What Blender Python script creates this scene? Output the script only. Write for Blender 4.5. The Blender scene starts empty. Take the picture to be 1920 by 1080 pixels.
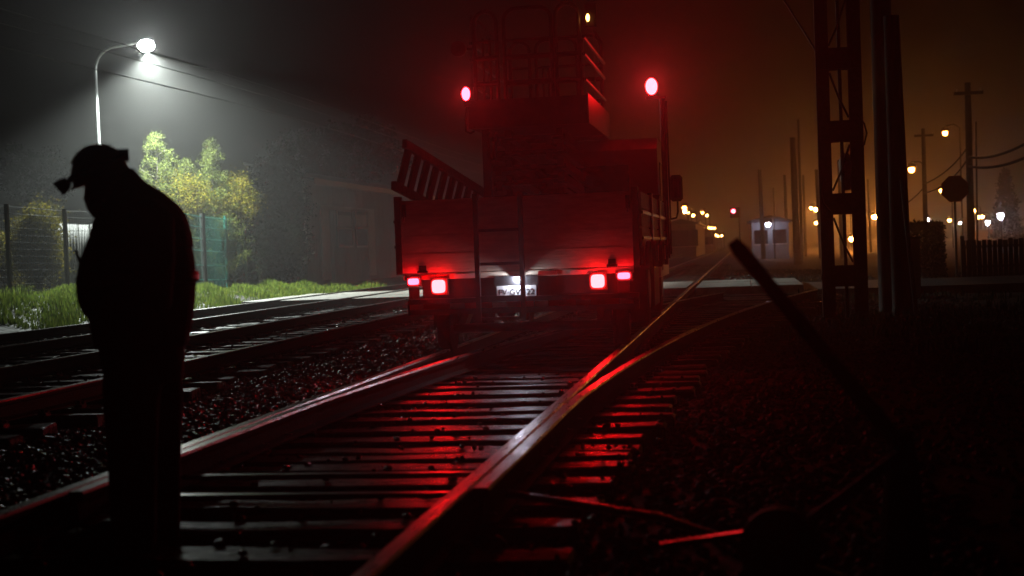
import bpy, bmesh, math, random
import numpy as np
from mathutils import Vector, Matrix

random.seed(7)
rng = np.random.default_rng(7)
scene = bpy.context.scene
COL = scene.collection
R = math.radians

# ------------------------------------------------------------------ camera
# pixel coordinates below are those of a 1920 x 1080 frame
F_PX, CXP, CYP, ROLL = 2666.7, 960.0, 540.0, 0.037
YAW, PITCH, CAM_Z = R(9.263), R(-1.525), 1.12
CAM = np.array([0.0, 0.0, CAM_Z])
FW = np.array([-math.sin(YAW) * math.cos(PITCH), math.cos(YAW) * math.cos(PITCH), math.sin(PITCH)])
RT = np.array([math.cos(YAW), math.sin(YAW), 0.0])
UP = np.cross(RT, FW)

cam_data = bpy.data.cameras.new('camera')
cam_data.lens = 50.0
cam_data.sensor_width = 36.0
cam_data.clip_start = 0.05
cam_data.clip_end = 2000.0
cam_data.dof.use_dof = True
cam_data.dof.focus_distance = 17.0
cam_data.dof.aperture_fstop = 2.4
camera = bpy.data.objects.new('camera', cam_data)
COL.objects.link(camera)
_c, _s = math.cos(ROLL), math.sin(ROLL)
_r, _u = RT * _c - UP * _s, RT * _s + UP * _c
camera.matrix_world = Matrix(((_r[0], _u[0], -FW[0], CAM[0]), (_r[1], _u[1], -FW[1], CAM[1]),
                              (_r[2], _u[2], -FW[2], CAM[2]), (0, 0, 0, 1)))
scene.camera = camera

# ------------------------------------------------------------------ night sky
world = bpy.data.worlds.new('World')
scene.world = world
world.use_nodes = True
wn = world.node_tree.nodes
sky = wn.new('ShaderNodeTexSky')
sky.sky_type = 'NISHITA'
sky.sun_disc = False
sky.sun_elevation = R(-4.0)
sky.sun_rotation = R(200.0)
bg = wn['Background']
bg.inputs['Strength'].default_value = 0.001
world.node_tree.links.new(sky.outputs['Color'], bg.inputs['Color'])

scene.view_settings.view_transform = 'Standard'
scene.view_settings.look = 'None'
scene.view_settings.exposure = 0.0
scene.view_settings.gamma = 1.0
cy = scene.cycles
cy.use_denoising = True
cy.max_bounces = 4
cy.diffuse_bounces = 2
cy.glossy_bounces = 3
cy.transmission_bounces = 3
cy.transparent_max_bounces = 6
cy.volume_bounces = 0
cy.sample_clamp_indirect = 2.0
cy.caustics_reflective = False
cy.caustics_refractive = False

HAZE_DENSITY = 0.0027

# ------------------------------------------------------------------ pixel -> place helpers
def ray(px, py):
    dx, dy = px - CXP, py - CYP
    x, y = dx * _c - dy * _s, dx * _s + dy * _c
    d = FW * F_PX + RT * x - UP * y
    return d / d[1]
def aty(px, py, Y): return CAM + ray(px, py) * Y
def atz(px, py, z):
    d = ray(px, py); return CAM + d * ((z - CAM_Z) / d[2])
def atx(px, py, X):
    d = ray(px, py); return CAM + d * (X / d[0])

# ------------------------------------------------------------------ materials
def mat(name, col, rough=0.6, metal=0.0, col2=None, scale=8.0, stretch=(1, 1, 1), bump=0.0, bscale=None,
        rough2=None, spec=0.5, island=False, detail=5.0, emit=None, emit_s=0.0, sample=True, coat=0.0, leaf=False):
    m = bpy.data.materials.new(name)
    m.use_nodes = True
    nt = m.node_tree
    b = nt.nodes['Principled BSDF']
    b.inputs['Base Color'].default_value = (*col, 1)
    b.inputs['Roughness'].default_value = rough
    b.inputs['Metallic'].default_value = metal
    b.inputs['Specular IOR Level'].default_value = spec
    b.inputs['Coat Weight'].default_value = coat
    if emit:
        b.inputs['Emission Color'].default_value = (*emit, 1)
        b.inputs['Emission Strength'].default_value = emit_s
        m.cycles.emission_sampling = 'FRONT_BACK' if sample else 'NONE'
    if col2 is None and not bump and rough2 is None:
        return m
    tc = nt.nodes.new('ShaderNodeTexCoord')
    mp = nt.nodes.new('ShaderNodeMapping')
    mp.inputs['Scale'].default_value = stretch
    nt.links.new(tc.outputs['Object'], mp.inputs['Vector'])
    nz = nt.nodes.new('ShaderNodeTexNoise')
    nz.inputs['Scale'].default_value = scale
    nz.inputs['Detail'].default_value = detail
    nz.inputs['Roughness'].default_value = 0.65
    nt.links.new(mp.outputs['Vector'], nz.inputs['Vector'])
    fac = nz.outputs['Fac']
    if col2 is not None:
        rp = nt.nodes.new('ShaderNodeValToRGB')
        rp.color_ramp.elements[0].position = 0.0 if island else 0.36
        rp.color_ramp.elements[1].position = 1.0 if island else 0.64
        rp.color_ramp.elements[0].color = (*col, 1)
        rp.color_ramp.elements[1].color = (*col2, 1)
        if island:
            g = nt.nodes.new('ShaderNodeNewGeometry')
            nt.links.new(g.outputs['Random Per Island'], rp.inputs['Fac'])
        else:
            nt.links.new(fac, rp.inputs['Fac'])
        nt.links.new(rp.outputs['Color'], b.inputs['Base Color'])
    if rough2 is not None:
        mr = nt.nodes.new('ShaderNodeMapRange')
        mr.inputs['From Min'].default_value = 0.35
        mr.inputs['From Max'].default_value = 0.65
        mr.inputs['To Min'].default_value = rough
        mr.inputs['To Max'].default_value = rough2
        nt.links.new(fac, mr.inputs['Value'])
        nt.links.new(mr.outputs['Result'], b.inputs['Roughness'])
    if leaf:
        tr = nt.nodes.new('ShaderNodeBsdfTranslucent'); mx = nt.nodes.new('ShaderNodeMixShader')
        mx.inputs['Fac'].default_value = 0.45
        nt.links.new(rp.outputs['Color'], tr.inputs['Color'])
        nt.links.new(b.outputs['BSDF'], mx.inputs[1]); nt.links.new(tr.outputs['BSDF'], mx.inputs[2])
        nt.links.new(mx.outputs['Shader'], nt.nodes['Material Output'].inputs['Surface'])
    if bump:
        n2 = nt.nodes.new('ShaderNodeTexNoise')
        n2.inputs['Scale'].default_value = bscale or scale * 3
        n2.inputs['Detail'].default_value = 4.0
        nt.links.new(mp.outputs['Vector'], n2.inputs['Vector'])
        bp = nt.nodes.new('ShaderNodeBump')
        bp.inputs['Strength'].default_value = bump
        bp.inputs['Distance'].default_value = 0.02
        nt.links.new(n2.outputs['Fac'], bp.inputs['Height'])
        nt.links.new(bp.outputs['Normal'], b.inputs['Normal'])
    return m

def lamp_mat(name, col, s, sample=True):
    return mat(name, (0.02, 0.02, 0.02), 0.3, emit=col, emit_s=s, sample=sample)

M = dict(
    soil=mat('wet_soil', (0.014, 0.011, 0.009), 0.55, col2=(0.032, 0.026, 0.02), spec=.2, scale=3.0, bump=0.6, bscale=30, rough2=0.9),
    stone=mat('wet_ballast', (0.018, 0.016, 0.014), 0.26, col2=(0.07, 0.06, 0.047), spec=.33, island=True, bump=0.25, bscale=60),
    stone_dull=mat('shaded_ballast', (0.014, 0.012, 0.010), 0.6, col2=(0.05, 0.043, 0.034), spec=.10, island=True, bump=0.25, bscale=60),  # same ballast, darkened and dulled so the red light fades on the right
    grass=mat('grass_blades', (0.045, 0.085, 0.008), 0.5, col2=(0.14, 0.175, 0.025), spec=.03, leaf=True, island=True),
    sleeper=mat('wet_timber', (0.012, 0.010, 0.009), 0.14, col2=(0.03, 0.024, 0.020), scale=4, stretch=(1.2, 14, 6), bump=0.35, bscale=8, rough2=0.55, spec=.22),
    sleeper_wet=mat('puddled_timber', (0.012, 0.010, 0.009), 0.20, col2=(0.03, 0.025, 0.021), scale=3, stretch=(1.2, 10, 6), bump=0.22, bscale=8, rough2=0.42, spec=1.0),
    rust=mat('rail_rust', (0.014, 0.010, 0.008), 0.65, col2=(0.035, 0.019, 0.012), scale=14, bump=0.3, rough2=0.85, spec=.12),
    steel=mat('worn_steel', (0.34, 0.33, 0.32), 0.22, 1.0, col2=(0.22, 0.20, 0.19), scale=9, stretch=(6, 0.4, 1), rough2=0.45),
    clip=mat('wet_iron', (0.10, 0.09, 0.085), 0.28, 0.8),
    concrete=mat('concrete', (0.22, 0.205, 0.18), 0.45, col2=(0.34, 0.32, 0.285), scale=6, bump=0.25, rough2=0.7),
    asphalt=mat('asphalt', (0.035, 0.034, 0.033), 0.4, col2=(0.06, 0.058, 0.055), scale=20, bump=0.3, rough2=0.7),
    black=mat('black_paint', (0.012, 0.012, 0.013), 0.5),
    rubber=mat('rubber', (0.014, 0.014, 0.014), 0.75, bump=0.2, scale=20),
    darkmetal=mat('dark_metal', (0.03, 0.029, 0.029), 0.4, 0.6, col2=(0.05, 0.042, 0.038), scale=12),
    galv=mat('galvanised', (0.30, 0.31, 0.31), 0.32, 0.8, col2=(0.40, 0.41, 0.41), scale=10),
    bedpaint=mat('pale_bed_board', (0.62, 0.54, 0.42), 0.5, col2=(0.46, 0.39, 0.30), scale=5, stretch=(1, 1, 6), bump=0.12, rough2=0.65),
    cab=mat('cab_paint', (0.35, 0.33, 0.30), 0.35, col2=(0.30, 0.28, 0.25), scale=3),
    lift=mat('lift_paint', (0.06, 0.045, 0.035), 0.45, col2=(0.035, 0.03, 0.028), scale=7),
    tape_r=mat('red_tape', (0.35, 0.02, 0.015), 0.3), tape_w=mat('white_tape', (0.6, 0.58, 0.55), 0.3),
    glass=mat('dark_glass', (0.01, 0.01, 0.012), 0.06),
    shedglass=mat('dusty_glass', (0.035, 0.03, 0.028), 0.75, col2=(0.06, 0.05, 0.045), scale=4, spec=.06),
    mirror=mat('mirror_glass', (0.7, 0.7, 0.72), 0.05, 1.0),
    plate=mat('plate_white', (0.7, 0.71, 0.70), 0.35), ink=mat('plate_ink', (0.01, 0.01, 0.012), 0.4),
    alu=mat('ladder_timber', (0.16, 0.12, 0.085), 0.55, col2=(0.11, 0.08, 0.06), scale=10),
    helmet=mat('helmet_shell', (0.42, 0.22, 0.08), 0.35), strap=mat('strap', (0.012, 0.012, 0.013), 0.7),
    jacket=mat('jacket_cloth', (0.022, 0.017, 0.017), 0.85, col2=(0.032, 0.02, 0.02), scale=9, bump=0.4, bscale=22),
    jackred=mat('jacket_yoke', (0.10, 0.022, 0.016), 0.85, bump=0.4, bscale=22, scale=9),
    trousers=mat('trouser_cloth', (0.014, 0.014, 0.017), 0.88, bump=0.4, bscale=20, scale=9),
    band=mat('reflective_band', (0.22, 0.21, 0.19), 0.4),
    skin=mat('skin', (0.36, 0.20, 0.14), 0.55), mask=mat('face_mask', (0.03, 0.03, 0.035), 0.8),
    boot=mat('boot_leather', (0.012, 0.010, 0.009), 0.45),
    fence_green=mat('green_paint', (0.012, 0.075, 0.060), 0.38), fence_dark=mat('dark_post', (0.016, 0.019, 0.018), 0.6),
    sheet=mat('zinc_sheet', (0.05, 0.05, 0.047), 0.55, spec=.2, col2=(0.035, 0.035, 0.032), scale=3, stretch=(1, 1, 0.2)),
    leaf_y=mat('leaf_yellow', (0.036, 0.052, 0.007), 0.6, col2=(0.15, 0.115, 0.013), spec=.03, leaf=True, island=True),
    leaf_g=mat('leaf_conifer', (0.034, 0.050, 0.012), 0.6, col2=(0.10, 0.115, 0.030), spec=.03, leaf=True, island=True),
    leaf_d=mat('leaf_dark', (0.008, 0.013, 0.006), 0.6, col2=(0.02, 0.026, 0.011), spec=.03, leaf=True, island=True),
    leaf_yg=mat('leaf_bush', (0.030, 0.034, 0.004), 0.7, col2=(0.10, 0.075, 0.007), spec=.03, leaf=True, island=True),
    bark=mat('bark', (0.035, 0.028, 0.022), 0.8, col2=(0.06, 0.05, 0.04), scale=14, bump=0.5),
    plank=mat('grey_plank', (0.20, 0.175, 0.15), 0.7, col2=(0.28, 0.245, 0.21), scale=6, stretch=(8, 8, 0.6), bump=0.3),
    trim=mat('pale_trim', (0.52, 0.47, 0.42), 0.6, col2=(0.44, 0.39, 0.35), scale=6),
    paper=mat('paper', (0.09, 0.08, 0.075), 0.6),
    roof=mat('roof_sheet', (0.05, 0.047, 0.045), 0.5, col2=(0.075, 0.07, 0.065), scale=4),
    polewood=mat('pole_wood', (0.030, 0.023, 0.018), 0.75, col2=(0.05, 0.038, 0.03), scale=7, stretch=(6, 6, 0.5)),
    poleconc=mat('pole_concrete', (0.12, 0.11, 0.10), 0.7),
    hut=mat('white_render', (0.22, 0.23, 0.24), 0.7, col2=(0.17, 0.18, 0.19), scale=2),
    wall_dull=mat('dull_wall', (0.17, 0.14, 0.12), 0.7, col2=(0.12, 0.10, 0.09), scale=2),
    signback=mat('sign_back', (0.26, 0.05, 0.04), 0.5),
    wire=mat('wire', (0.05, 0.05, 0.05), 0.35, 0.7),
    fwire=mat('fence_wire', (0.012, 0.015, 0.014), 0.7, spec=.05),
    bulb_white=lamp_mat('street_lamp_glow', (0.92, 1.0, 0.95), 240.0),
    beacon=lamp_mat('beacon_glow', (1.0, 0.007, 0.009), 110.0),
    beacon_l=lamp_mat('beacon_glow_small', (1.0, 0.007, 0.012), 100.0),
    tail=lamp_mat('tail_glow', (1.0, 0.006, 0.007), 130.0),
    tail2=lamp_mat('tail_glow_outer', (1.0, 0.008, 0.014), 70.0),
    platelamp=lamp_mat('plate_lamp_glow', (0.82, 0.84, 1.0), 800.0),
    amber=lamp_mat('amber_glow', (1.0, 0.42, 0.08), 14.0, False),
    amber2=lamp_mat('amber_marker', (1.0, 0.30, 0.04), 3.5, False),
    sodium=lamp_mat('sodium_glow', (1.0, 0.28, 0.04), 105.0),
    sodium_big=lamp_mat('sodium_big_glow', (1.0, 0.30, 0.045), 1250.0),
    sodium_far=lamp_mat('sodium_far_glow', (1.0, 0.45, 0.10), 90.0, False),
    cold=lamp_mat('cold_glow', (0.80, 0.78, 1.0), 55.0),
    cold_far=lamp_mat('cold_far_glow', (0.85, 0.9, 1.0), 90.0, False),
    signal=lamp_mat('signal_red_glow', (1.0, 0.05, 0.08), 60.0, False),
)

# ------------------------------------------------------------------ mesh helpers
class MB:
    def __init__(self): self.v, self.f, self.mi, self.smooth = [], [], [], []
    def _add(self, vs, fs, mi=0, smooth=False):
        o = len(self.v)
        self.v += [tuple(map(float, p)) for p in vs]
        for f in fs:
            self.f.append(tuple(i + o for i in f)); self.mi.append(mi); self.smooth.append(smooth)
        return self
    def box(self, a, b, mi=0):
        (x0, y0, z0), (x1, y1, z1) = a, b
        vs = [(x, y, z) for z in (z0, z1) for y in (y0, y1) for x in (x0, x1)]
        return self._add(vs, [(0, 2, 3, 1), (4, 5, 7, 6), (0, 1, 5, 4), (2, 6, 7, 3), (0, 4, 6, 2), (1, 3, 7, 5)], mi)
    def bar(self, p, q, w, h, mi=0, upv=(0, 0, 1)):
        p, q = np.array(p, float), np.array(q, float)
        d = q - p; d /= np.linalg.norm(d)
        s = np.cross(d, upv)
        if np.linalg.norm(s) < 1e-4: s = np.cross(d, (0, 1, 0))
        s /= np.linalg.norm(s); u = np.cross(s, d)
        vs = []
        for c in (p, q):
            for a, b in ((-1, -1), (1, -1), (1, 1), (-1, 1)): vs.append(c + s * a * w / 2 + u * b * h / 2)
        return self._add(vs, [(3, 2, 1, 0), (4, 5, 6, 7), (0, 1, 5, 4), (1, 2, 6, 5), (2, 3, 7, 6), (3, 0, 4, 7)], mi)
    def tube(self, pts, r, n=8, mi=0, cap=True):
        pts = [np.array(p, float) for p in pts]
        rs = r if isinstance(r, (list, tuple)) else [r] * len(pts)
        rings = []
        ref = None
        for i, p in enumerate(pts):
            d = pts[min(i + 1, len(pts) - 1)] - pts[max(i - 1, 0)]
            d /= np.linalg.norm(d) + 1e-9
            if ref is None:
                ref = np.cross(d, (0.31, 0.17, 0.93)); 
                if np.linalg.norm(ref) < 0.1: ref = np.cross(d, (1, 0, 0))
            s = ref - d * (ref @ d); s /= np.linalg.norm(s); ref = s
            u = np.cross(d, s)
            rings.append([p + (s * math.cos(k * 2 * math.pi / n) + u * math.sin(k * 2 * math.pi / n)) * rs[i] for k in range(n)])
        vs = [q for rg in rings for q in rg]
        fs = []
        for i in range(len(pts) - 1):
            for k in range(n):
                k2 = (k + 1) % n
                fs.append((i * n + k, i * n + k2, (i + 1) * n + k2, (i + 1) * n + k))
        self._add(vs, fs, mi, True)
        if cap:
            self._add(rings[0], [tuple(range(n))[::-1]], mi)
            self._add(rings[-1], [tuple(range(n))], mi)
        return self
    def disc(self, c, axis, r, t, n=20, mi=0, hole=0.0):
        c = np.array(c, float); a = np.array(axis, float); a /= np.linalg.norm(a)
        if hole <= 0: return self.tube([c - a * t / 2, c + a * t / 2], r, n, mi)
        s = np.cross(a, (0.3, 0.2, 0.9)); s /= np.linalg.norm(s); u = np.cross(a, s)
        vs = []
        for z, rr in ((-t / 2, r), (t / 2, r), (t / 2, hole), (-t / 2, hole)):
            for k in range(n):
                an = 2 * math.pi * k / n
                vs.append(c + a * z + (s * math.cos(an) + u * math.sin(an)) * rr)
        fs = []
        for j in range(4):
            j2 = (j + 1) % 4
            for k in range(n): fs.append((j * n + k, j * n + (k + 1) % n, j2 * n + (k + 1) % n, j2 * n + k))
        return self._add(vs, fs, mi)
    def ball(self, c, r, nu=10, nv=7, mi=0, rot=None):
        rx, ry, rz = (r, r, r) if not isinstance(r, (tuple, list)) else r
        vs, fs = [], []
        for j in range(nv + 1):
            th = math.pi * j / nv
            for i in range(nu):
                ph = 2 * math.pi * i / nu
                p = Vector((rx * math.sin(th) * math.cos(ph), ry * math.sin(th) * math.sin(ph), rz * math.cos(th)))
                if rot is not None: p = rot @ p
                vs.append((c[0] + p.x, c[1] + p.y, c[2] + p.z))
        for j in range(nv):
            for i in range(nu):
                i2 = (i + 1) % nu
                fs.append((j * nu + i, (j + 1) * nu + i, (j + 1) * nu + i2, j * nu + i2))
        return self._add(vs, fs, mi, True)
    def loft(self, rings, n=16, mi=0):
        # rings: (centre, rx, ry, rot-about-Y tilt)
        vs, fs = [], []
        for c, rx, ry, tilt in rings:
            for k in range(n):
                a = 2 * math.pi * k / n
                x, y = rx * math.cos(a), ry * math.sin(a)
                vs.append((c[0] + x * math.cos(tilt), c[1] + y, c[2] + x * math.sin(tilt)))
        for i in range(len(rings) - 1):
            for k in range(n):
                k2 = (k + 1) % n
                fs.append((i * n + k, i * n + k2, (i + 1) * n + k2, (i + 1) * n + k))
        fs.append(tuple(range(n))[::-1]); fs.append(tuple((len(rings) - 1) * n + k for k in range(n)))
        return self._add(vs, fs, mi, True)
    def prism(self, poly, axis_vec, mi=0):
        # closed planar polygon extruded along a vector
        n = len(poly); a = np.array(axis_vec, float)
        vs = [np.array(p, float) for p in poly] + [np.array(p, float) + a for p in poly]
        fs = [tuple(range(n))[::-1], tuple(range(n, 2 * n))] + [(k, (k + 1) % n, n + (k + 1) % n, n + k) for k in range(n)]
        return self._add(vs, fs, mi)
    def mesh(self, name, mats, org=(0, 0, 0)):
        me = bpy.data.meshes.new(name)
        ox, oy, oz = org
        me.from_pydata([(x - ox, y - oy, z - oz) for x, y, z in self.v], [], self.f)
        for m in (mats if isinstance(mats, (list, tuple)) else [mats]): me.materials.append(m)
        me.polygons.foreach_set('material_index', self.mi)
        me.polygons.foreach_set('use_smooth', self.smooth)
        me.update()
        return me
    def build(self, name, mats, parent=None):
        org = ORG.get(parent.name, (0, 0, 0)) if parent else (0, 0, 0)
        return link(name, self.mesh(name, mats, org), parent, org)

ORG = {}
def link(name, data, parent=None, org=(0, 0, 0)):
    o = bpy.data.objects.new(name, data); COL.objects.link(o)
    if parent: o.parent = parent
    ORG[o.name] = tuple(org)
    return o
def tag(o, label, cat, group=None):
    o['label'] = label; o['category'] = cat
    if group: o['group'] = group
    return o
def kind(o, k): o['kind'] = k; return o
def empty(name, loc):
    o = bpy.data.objects.new(name, None); COL.objects.link(o)
    o.empty_display_size = 0.2
    o.location = loc; ORG[o.name] = tuple(loc); return o
def thing(name, loc, label, cat, group=None): return tag(empty(name, loc), label, cat, group)
def raw_mesh(name, verts, faces, mats, smooth=False):
    # verts (n,3) float, faces (m,k) int, all faces the same size
    me = bpy.data.meshes.new(name)
    n, (m, k) = len(verts), faces.shape
    me.vertices.add(n); me.vertices.foreach_set('co', verts.astype(np.float32).ravel())
    me.loops.add(m * k); me.loops.foreach_set('vertex_index', faces.astype(np.int32).ravel())
    me.polygons.add(m)
    me.polygons.foreach_set('loop_start', np.arange(0, m * k, k, dtype=np.int32))
    me.polygons.foreach_set('loop_total', np.full(m, k, dtype=np.int32))
    me.polygons.foreach_set('use_smooth', np.full(m, smooth))
    for mm in (mats if isinstance(mats, (list, tuple)) else [mats]): me.materials.append(mm)
    me.update(calc_edges=True); me.validate()
    return me

# ================================================================== THE SETTING
def sstep(x, a, b):
    t = np.clip((x - a) / (b - a), 0, 1); return t * t * (3 - 2 * t)
def bank_h(y): return 0.46 - 0.27 * sstep(y, 34.0, 43.0) - 0.19 * sstep(y, 45.0, 49.0)
def gz(x, y):
    x, y = np.asarray(x, float), np.asarray(y, float)
    z = -0.075 + 0.018 * np.sin(x * 1.7 + y * 0.6) + 0.014 * np.sin(y * 1.3 - x * 0.7)
    z = z + sstep(-x, 11.9, 15.6) * (bank_h(y) + 0.02 * np.sin(y * 2.1) + 0.075)
    z = z - 0.08 * sstep(x, 0.2, 2.5) + 0.03 * np.sin(x * 0.9 + 1) * sstep(x, 2, 5)
    return z

xs = np.unique(np.concatenate([np.linspace(-260, -30, 12), np.linspace(-30, 14, 177), np.linspace(14, 300, 14)]))
ys = np.unique(np.concatenate([np.linspace(-20, 2, 6), np.linspace(2, 60, 200), np.linspace(60, 640, 25)]))
X, Y = np.meshgrid(xs, ys)
V = np.stack([X, Y, gz(X, Y) + rng.normal(0, 0.006, X.shape)], -1).reshape(-1, 3)
nx, ny = len(xs), len(ys)
ii = (np.arange(ny - 1)[:, None] * nx + np.arange(nx - 1)[None, :]).ravel()
kind(link('ground', raw_mesh('ground', V, np.stack([ii, ii + 1, ii + nx + 1, ii + nx], 1), M['soil'], True)), 'structure')

# ---- rails and sleepers
RZ, RH = 0.17, 0.155
PROFILE = [(-0.066, 0), (0.066, 0), (0.066, 0.011), (0.012, 0.028), (0.010, 0.108), (0.034, 0.118), (0.036, 0.143),
           (0.029, 0.155), (-0.029, 0.155), (-0.036, 0.143), (-0.034, 0.118), (-0.010, 0.108), (-0.012, 0.028), (-0.066, 0.011)]
def rail(name, path, parent):
    # path: list of (x, y); rail foot sits at RZ - RH
    mb = MB(); n = len(PROFILE)
    vs = []
    for i, (x, y) in enumerate(path):
        a, b = path[max(i - 1, 0)], path[min(i + 1, len(path) - 1)]
        d = np.array([b[0] - a[0], b[1] - a[1]]); d /= np.linalg.norm(d)
        sx, sy = d[1], -d[0]
        for u, w in PROFILE: vs.append((x + sx * u, y + sy * u, RZ - RH + w))
    fs, mi = [], []
    for i in range(len(path) - 1):
        for k in range(n):
            k2 = (k + 1) % n
            fs.append((i * n + k, i * n + k2, (i + 1) * n + k2, (i + 1) * n + k)); mi.append(1 if k in (6, 7, 8) else 0)
    fs += [tuple(range(n))[::-1], tuple((len(path) - 1) * n + k for k in range(n))]; mi += [0, 0]
    o = len(mb.v); mb.v += vs; mb.f += fs; mb.mi += mi; mb.smooth += [False] * len(fs)
    return mb.build(name, [M['rust'], M['steel']], parent)

def sleeper_mesh(seed, material='sleeper'):
    r = np.random.default_rng(seed)
    bm = bmesh.new()
    bmesh.ops.create_cube(bm, size=1.0)
    bmesh.ops.scale(bm, vec=(2.75, 0.235, 0.15), verts=bm.verts)
    bmesh.ops.bevel(bm, geom=bm.edges[:], offset=0.014, segments=1, affect='EDGES')
    ex = [e for e in bm.edges if abs(e.verts[0].co.x - e.verts[1].co.x) > 1]
    bmesh.ops.subdivide_edges(bm, edges=ex, cuts=7, use_grid_fill=True)
    for v in bm.verts: v.co += Vector((0, r.normal(0, 0.006), r.normal(0, 0.004)))
    me = bpy.data.meshes.new('sleeper'); bm.to_mesh(me); bm.free()
    me.materials.append(M[material]); return me
SLEEPERS = [sleeper_mesh(i) for i in range(4)]
SLEEPERS_WET = [sleeper_mesh(i + 9, 'sleeper_wet') for i in range(4)]
cb = MB().box((-0.035, -0.04, 0.0), (0.035, 0.04, 0.02)).tube([(0, -0.012, 0.02), (0, -0.012, 0.05)], 0.016, 6).bar((-0.03, 0.02, 0.03), (0.03, 0.02, 0.03), 0.022, 0.025)
CLIP = cb.mesh('rail_clip', M['clip'])

def sleepers(track, ysl, xc, lens, clip_x, clips=True, pool=SLEEPERS):
    for i, y in enumerate(ysl):
        ln, sh = lens(y)
        o = bpy.data.objects.new('sleeper', pool[i % 4]); COL.objects.link(o); o.parent = track
        zt = random.uniform(-0.008, 0.0)
        tx, ty, _ = track.location
        o.location = (xc + sh - tx, y - ty, -0.0735 + zt)
        ln *= random.uniform(.96, 1.05)
        sc = ln / 2.75
        o.scale = (sc, random.uniform(0.9, 1.08), 1)
        o.rotation_euler = (random.uniform(-.02, .02), random.uniform(-.004, .004), random.uniform(-.022, .022))
        if clips:
            for cx in clip_x(y):
                for s in (-1, 1):
                    c = bpy.data.objects.new('rail_clip', CLIP); COL.objects.link(c); c.parent = o
                    c.location = ((cx + s * 0.085 - xc - sh) / sc, 0, 0.074)
                    c.scale = (1 / sc, 1, 1)
                    c.rotation_euler = (0, 0, 0 if s > 0 else math.pi)

TC = -2.02; G2 = 0.87
def div(y): return 0.0 if y < 5 else 0.0050 * (y - 5) ** 2
t_main = kind(empty('railway_track', (TC, 8.0, 0)), 'structure')
far = [60, 100, 180, 320]
ylin = [-2] + list(np.arange(3, 34, 1.0)) + [40, 50] + far
rail('rail', [(TC - G2, y) for y in ylin], t_main)
rail('rail', [(TC + G2, y) for y in ylin], t_main)
ydiv = list(np.arange(5.6, 27.3, 0.7))
blade = lambda y: max(div(y), 0.078)
rail('rail', [(TC - G2 + blade(y), y) for y in ydiv if not (23.0 < y < 24.3)], t_main)
rail('rail', [(TC + G2 + blade(y), y) for y in ydiv], t_main)
ysl = [3.3, 3.9, 4.5, 5.17, 5.73, 6.23, 6.81, 7.28, 7.62, 7.95, 8.37, 8.86, 9.41, 9.94, 10.52, 11.08, 11.6, 12.05]
ysl += list(np.arange(12.6, 31.3, 0.58)) + list(np.arange(37.6, 75, 0.62))
def main_len(y):
    ext = min(div(y), 2.4) if y < 31 else 0.0
    return 2.75 + ext, ext / 2
sleepers(t_main, ysl, TC, main_len, lambda y: [TC - G2, TC + G2] + ([TC + G2 + div(y)] if 11 < y < 27 else []) if y < 31 else [])
left_tracks = []
for xc, y0 in ((-6.22, 7.6), (-9.87, 12.4)):
    t = kind(empty('railway_track', (xc, 20.0, 0)), 'structure')
    rail('rail', [(xc - G2, y) for y in [-2, 8, 20, 40] + far], t)
    rail('rail', [(xc + G2, y) for y in [-2, 8, 20, 40] + far], t)
    sleepers(t, list(np.arange(y0, 31.2, 0.61)) + list(np.arange(37.6, 56, 0.61)), xc, lambda y: (2.75, 0), lambda y, xc=xc: [xc - G2, xc + G2] if y < 31.5 else [], pool=SLEEPERS_WET)
    left_tracks.append(t)
# guard-rail end block and throw rods between the switch blades
for y in (6.0, 6.55):
    MB().bar((TC - G2 + 0.09, y, 0.075), (TC + G2 + 0.05, y, 0.075), 0.05, 0.02).build('throw_rod', M['clip'], t_main)

# ---- road over the rails: concrete panels between the rails, asphalt either side
RY0, RY1 = 31.6, 37.2
road = kind(empty('road', (0, 34.4, 0)), 'structure')
MB().box((1.3, RY0, -0.4), (60.0, RY1, 0.02)).build('asphalt_strip', M['asphalt'], road)
def slab_row(x0, x1):
    n = 3
    w = (RY1 - RY0) / n
    for k in range(n):
        a, b = RY0 + k * w + 0.02, RY0 + (k + 1) * w - 0.02
        dz = random.uniform(-0.012, 0.0)
        MB().box((x0, a, -0.1), (x1, b, 0.15 + dz)).build('crossing_slab', M['concrete'], road)
edges = [-11.65, -9.87 - G2, -9.87 + G2, -6.22 - G2, -6.22 + G2, TC - G2, TC + G2]
for a, b in zip(edges[:-1], edges[1:]):
    g = 0.10
    n = max(1, round((b - a) / 1.8))
    for q in range(n):
        slab_row(a + g + (b - a - 2 * g) * q / n + 0.01, a + g + (b - a - 2 * g) * (q + 1) / n - 0.01)
slab_row(TC + G2 + 0.1, 0.15); slab_row(0.17, 1.28)

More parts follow.
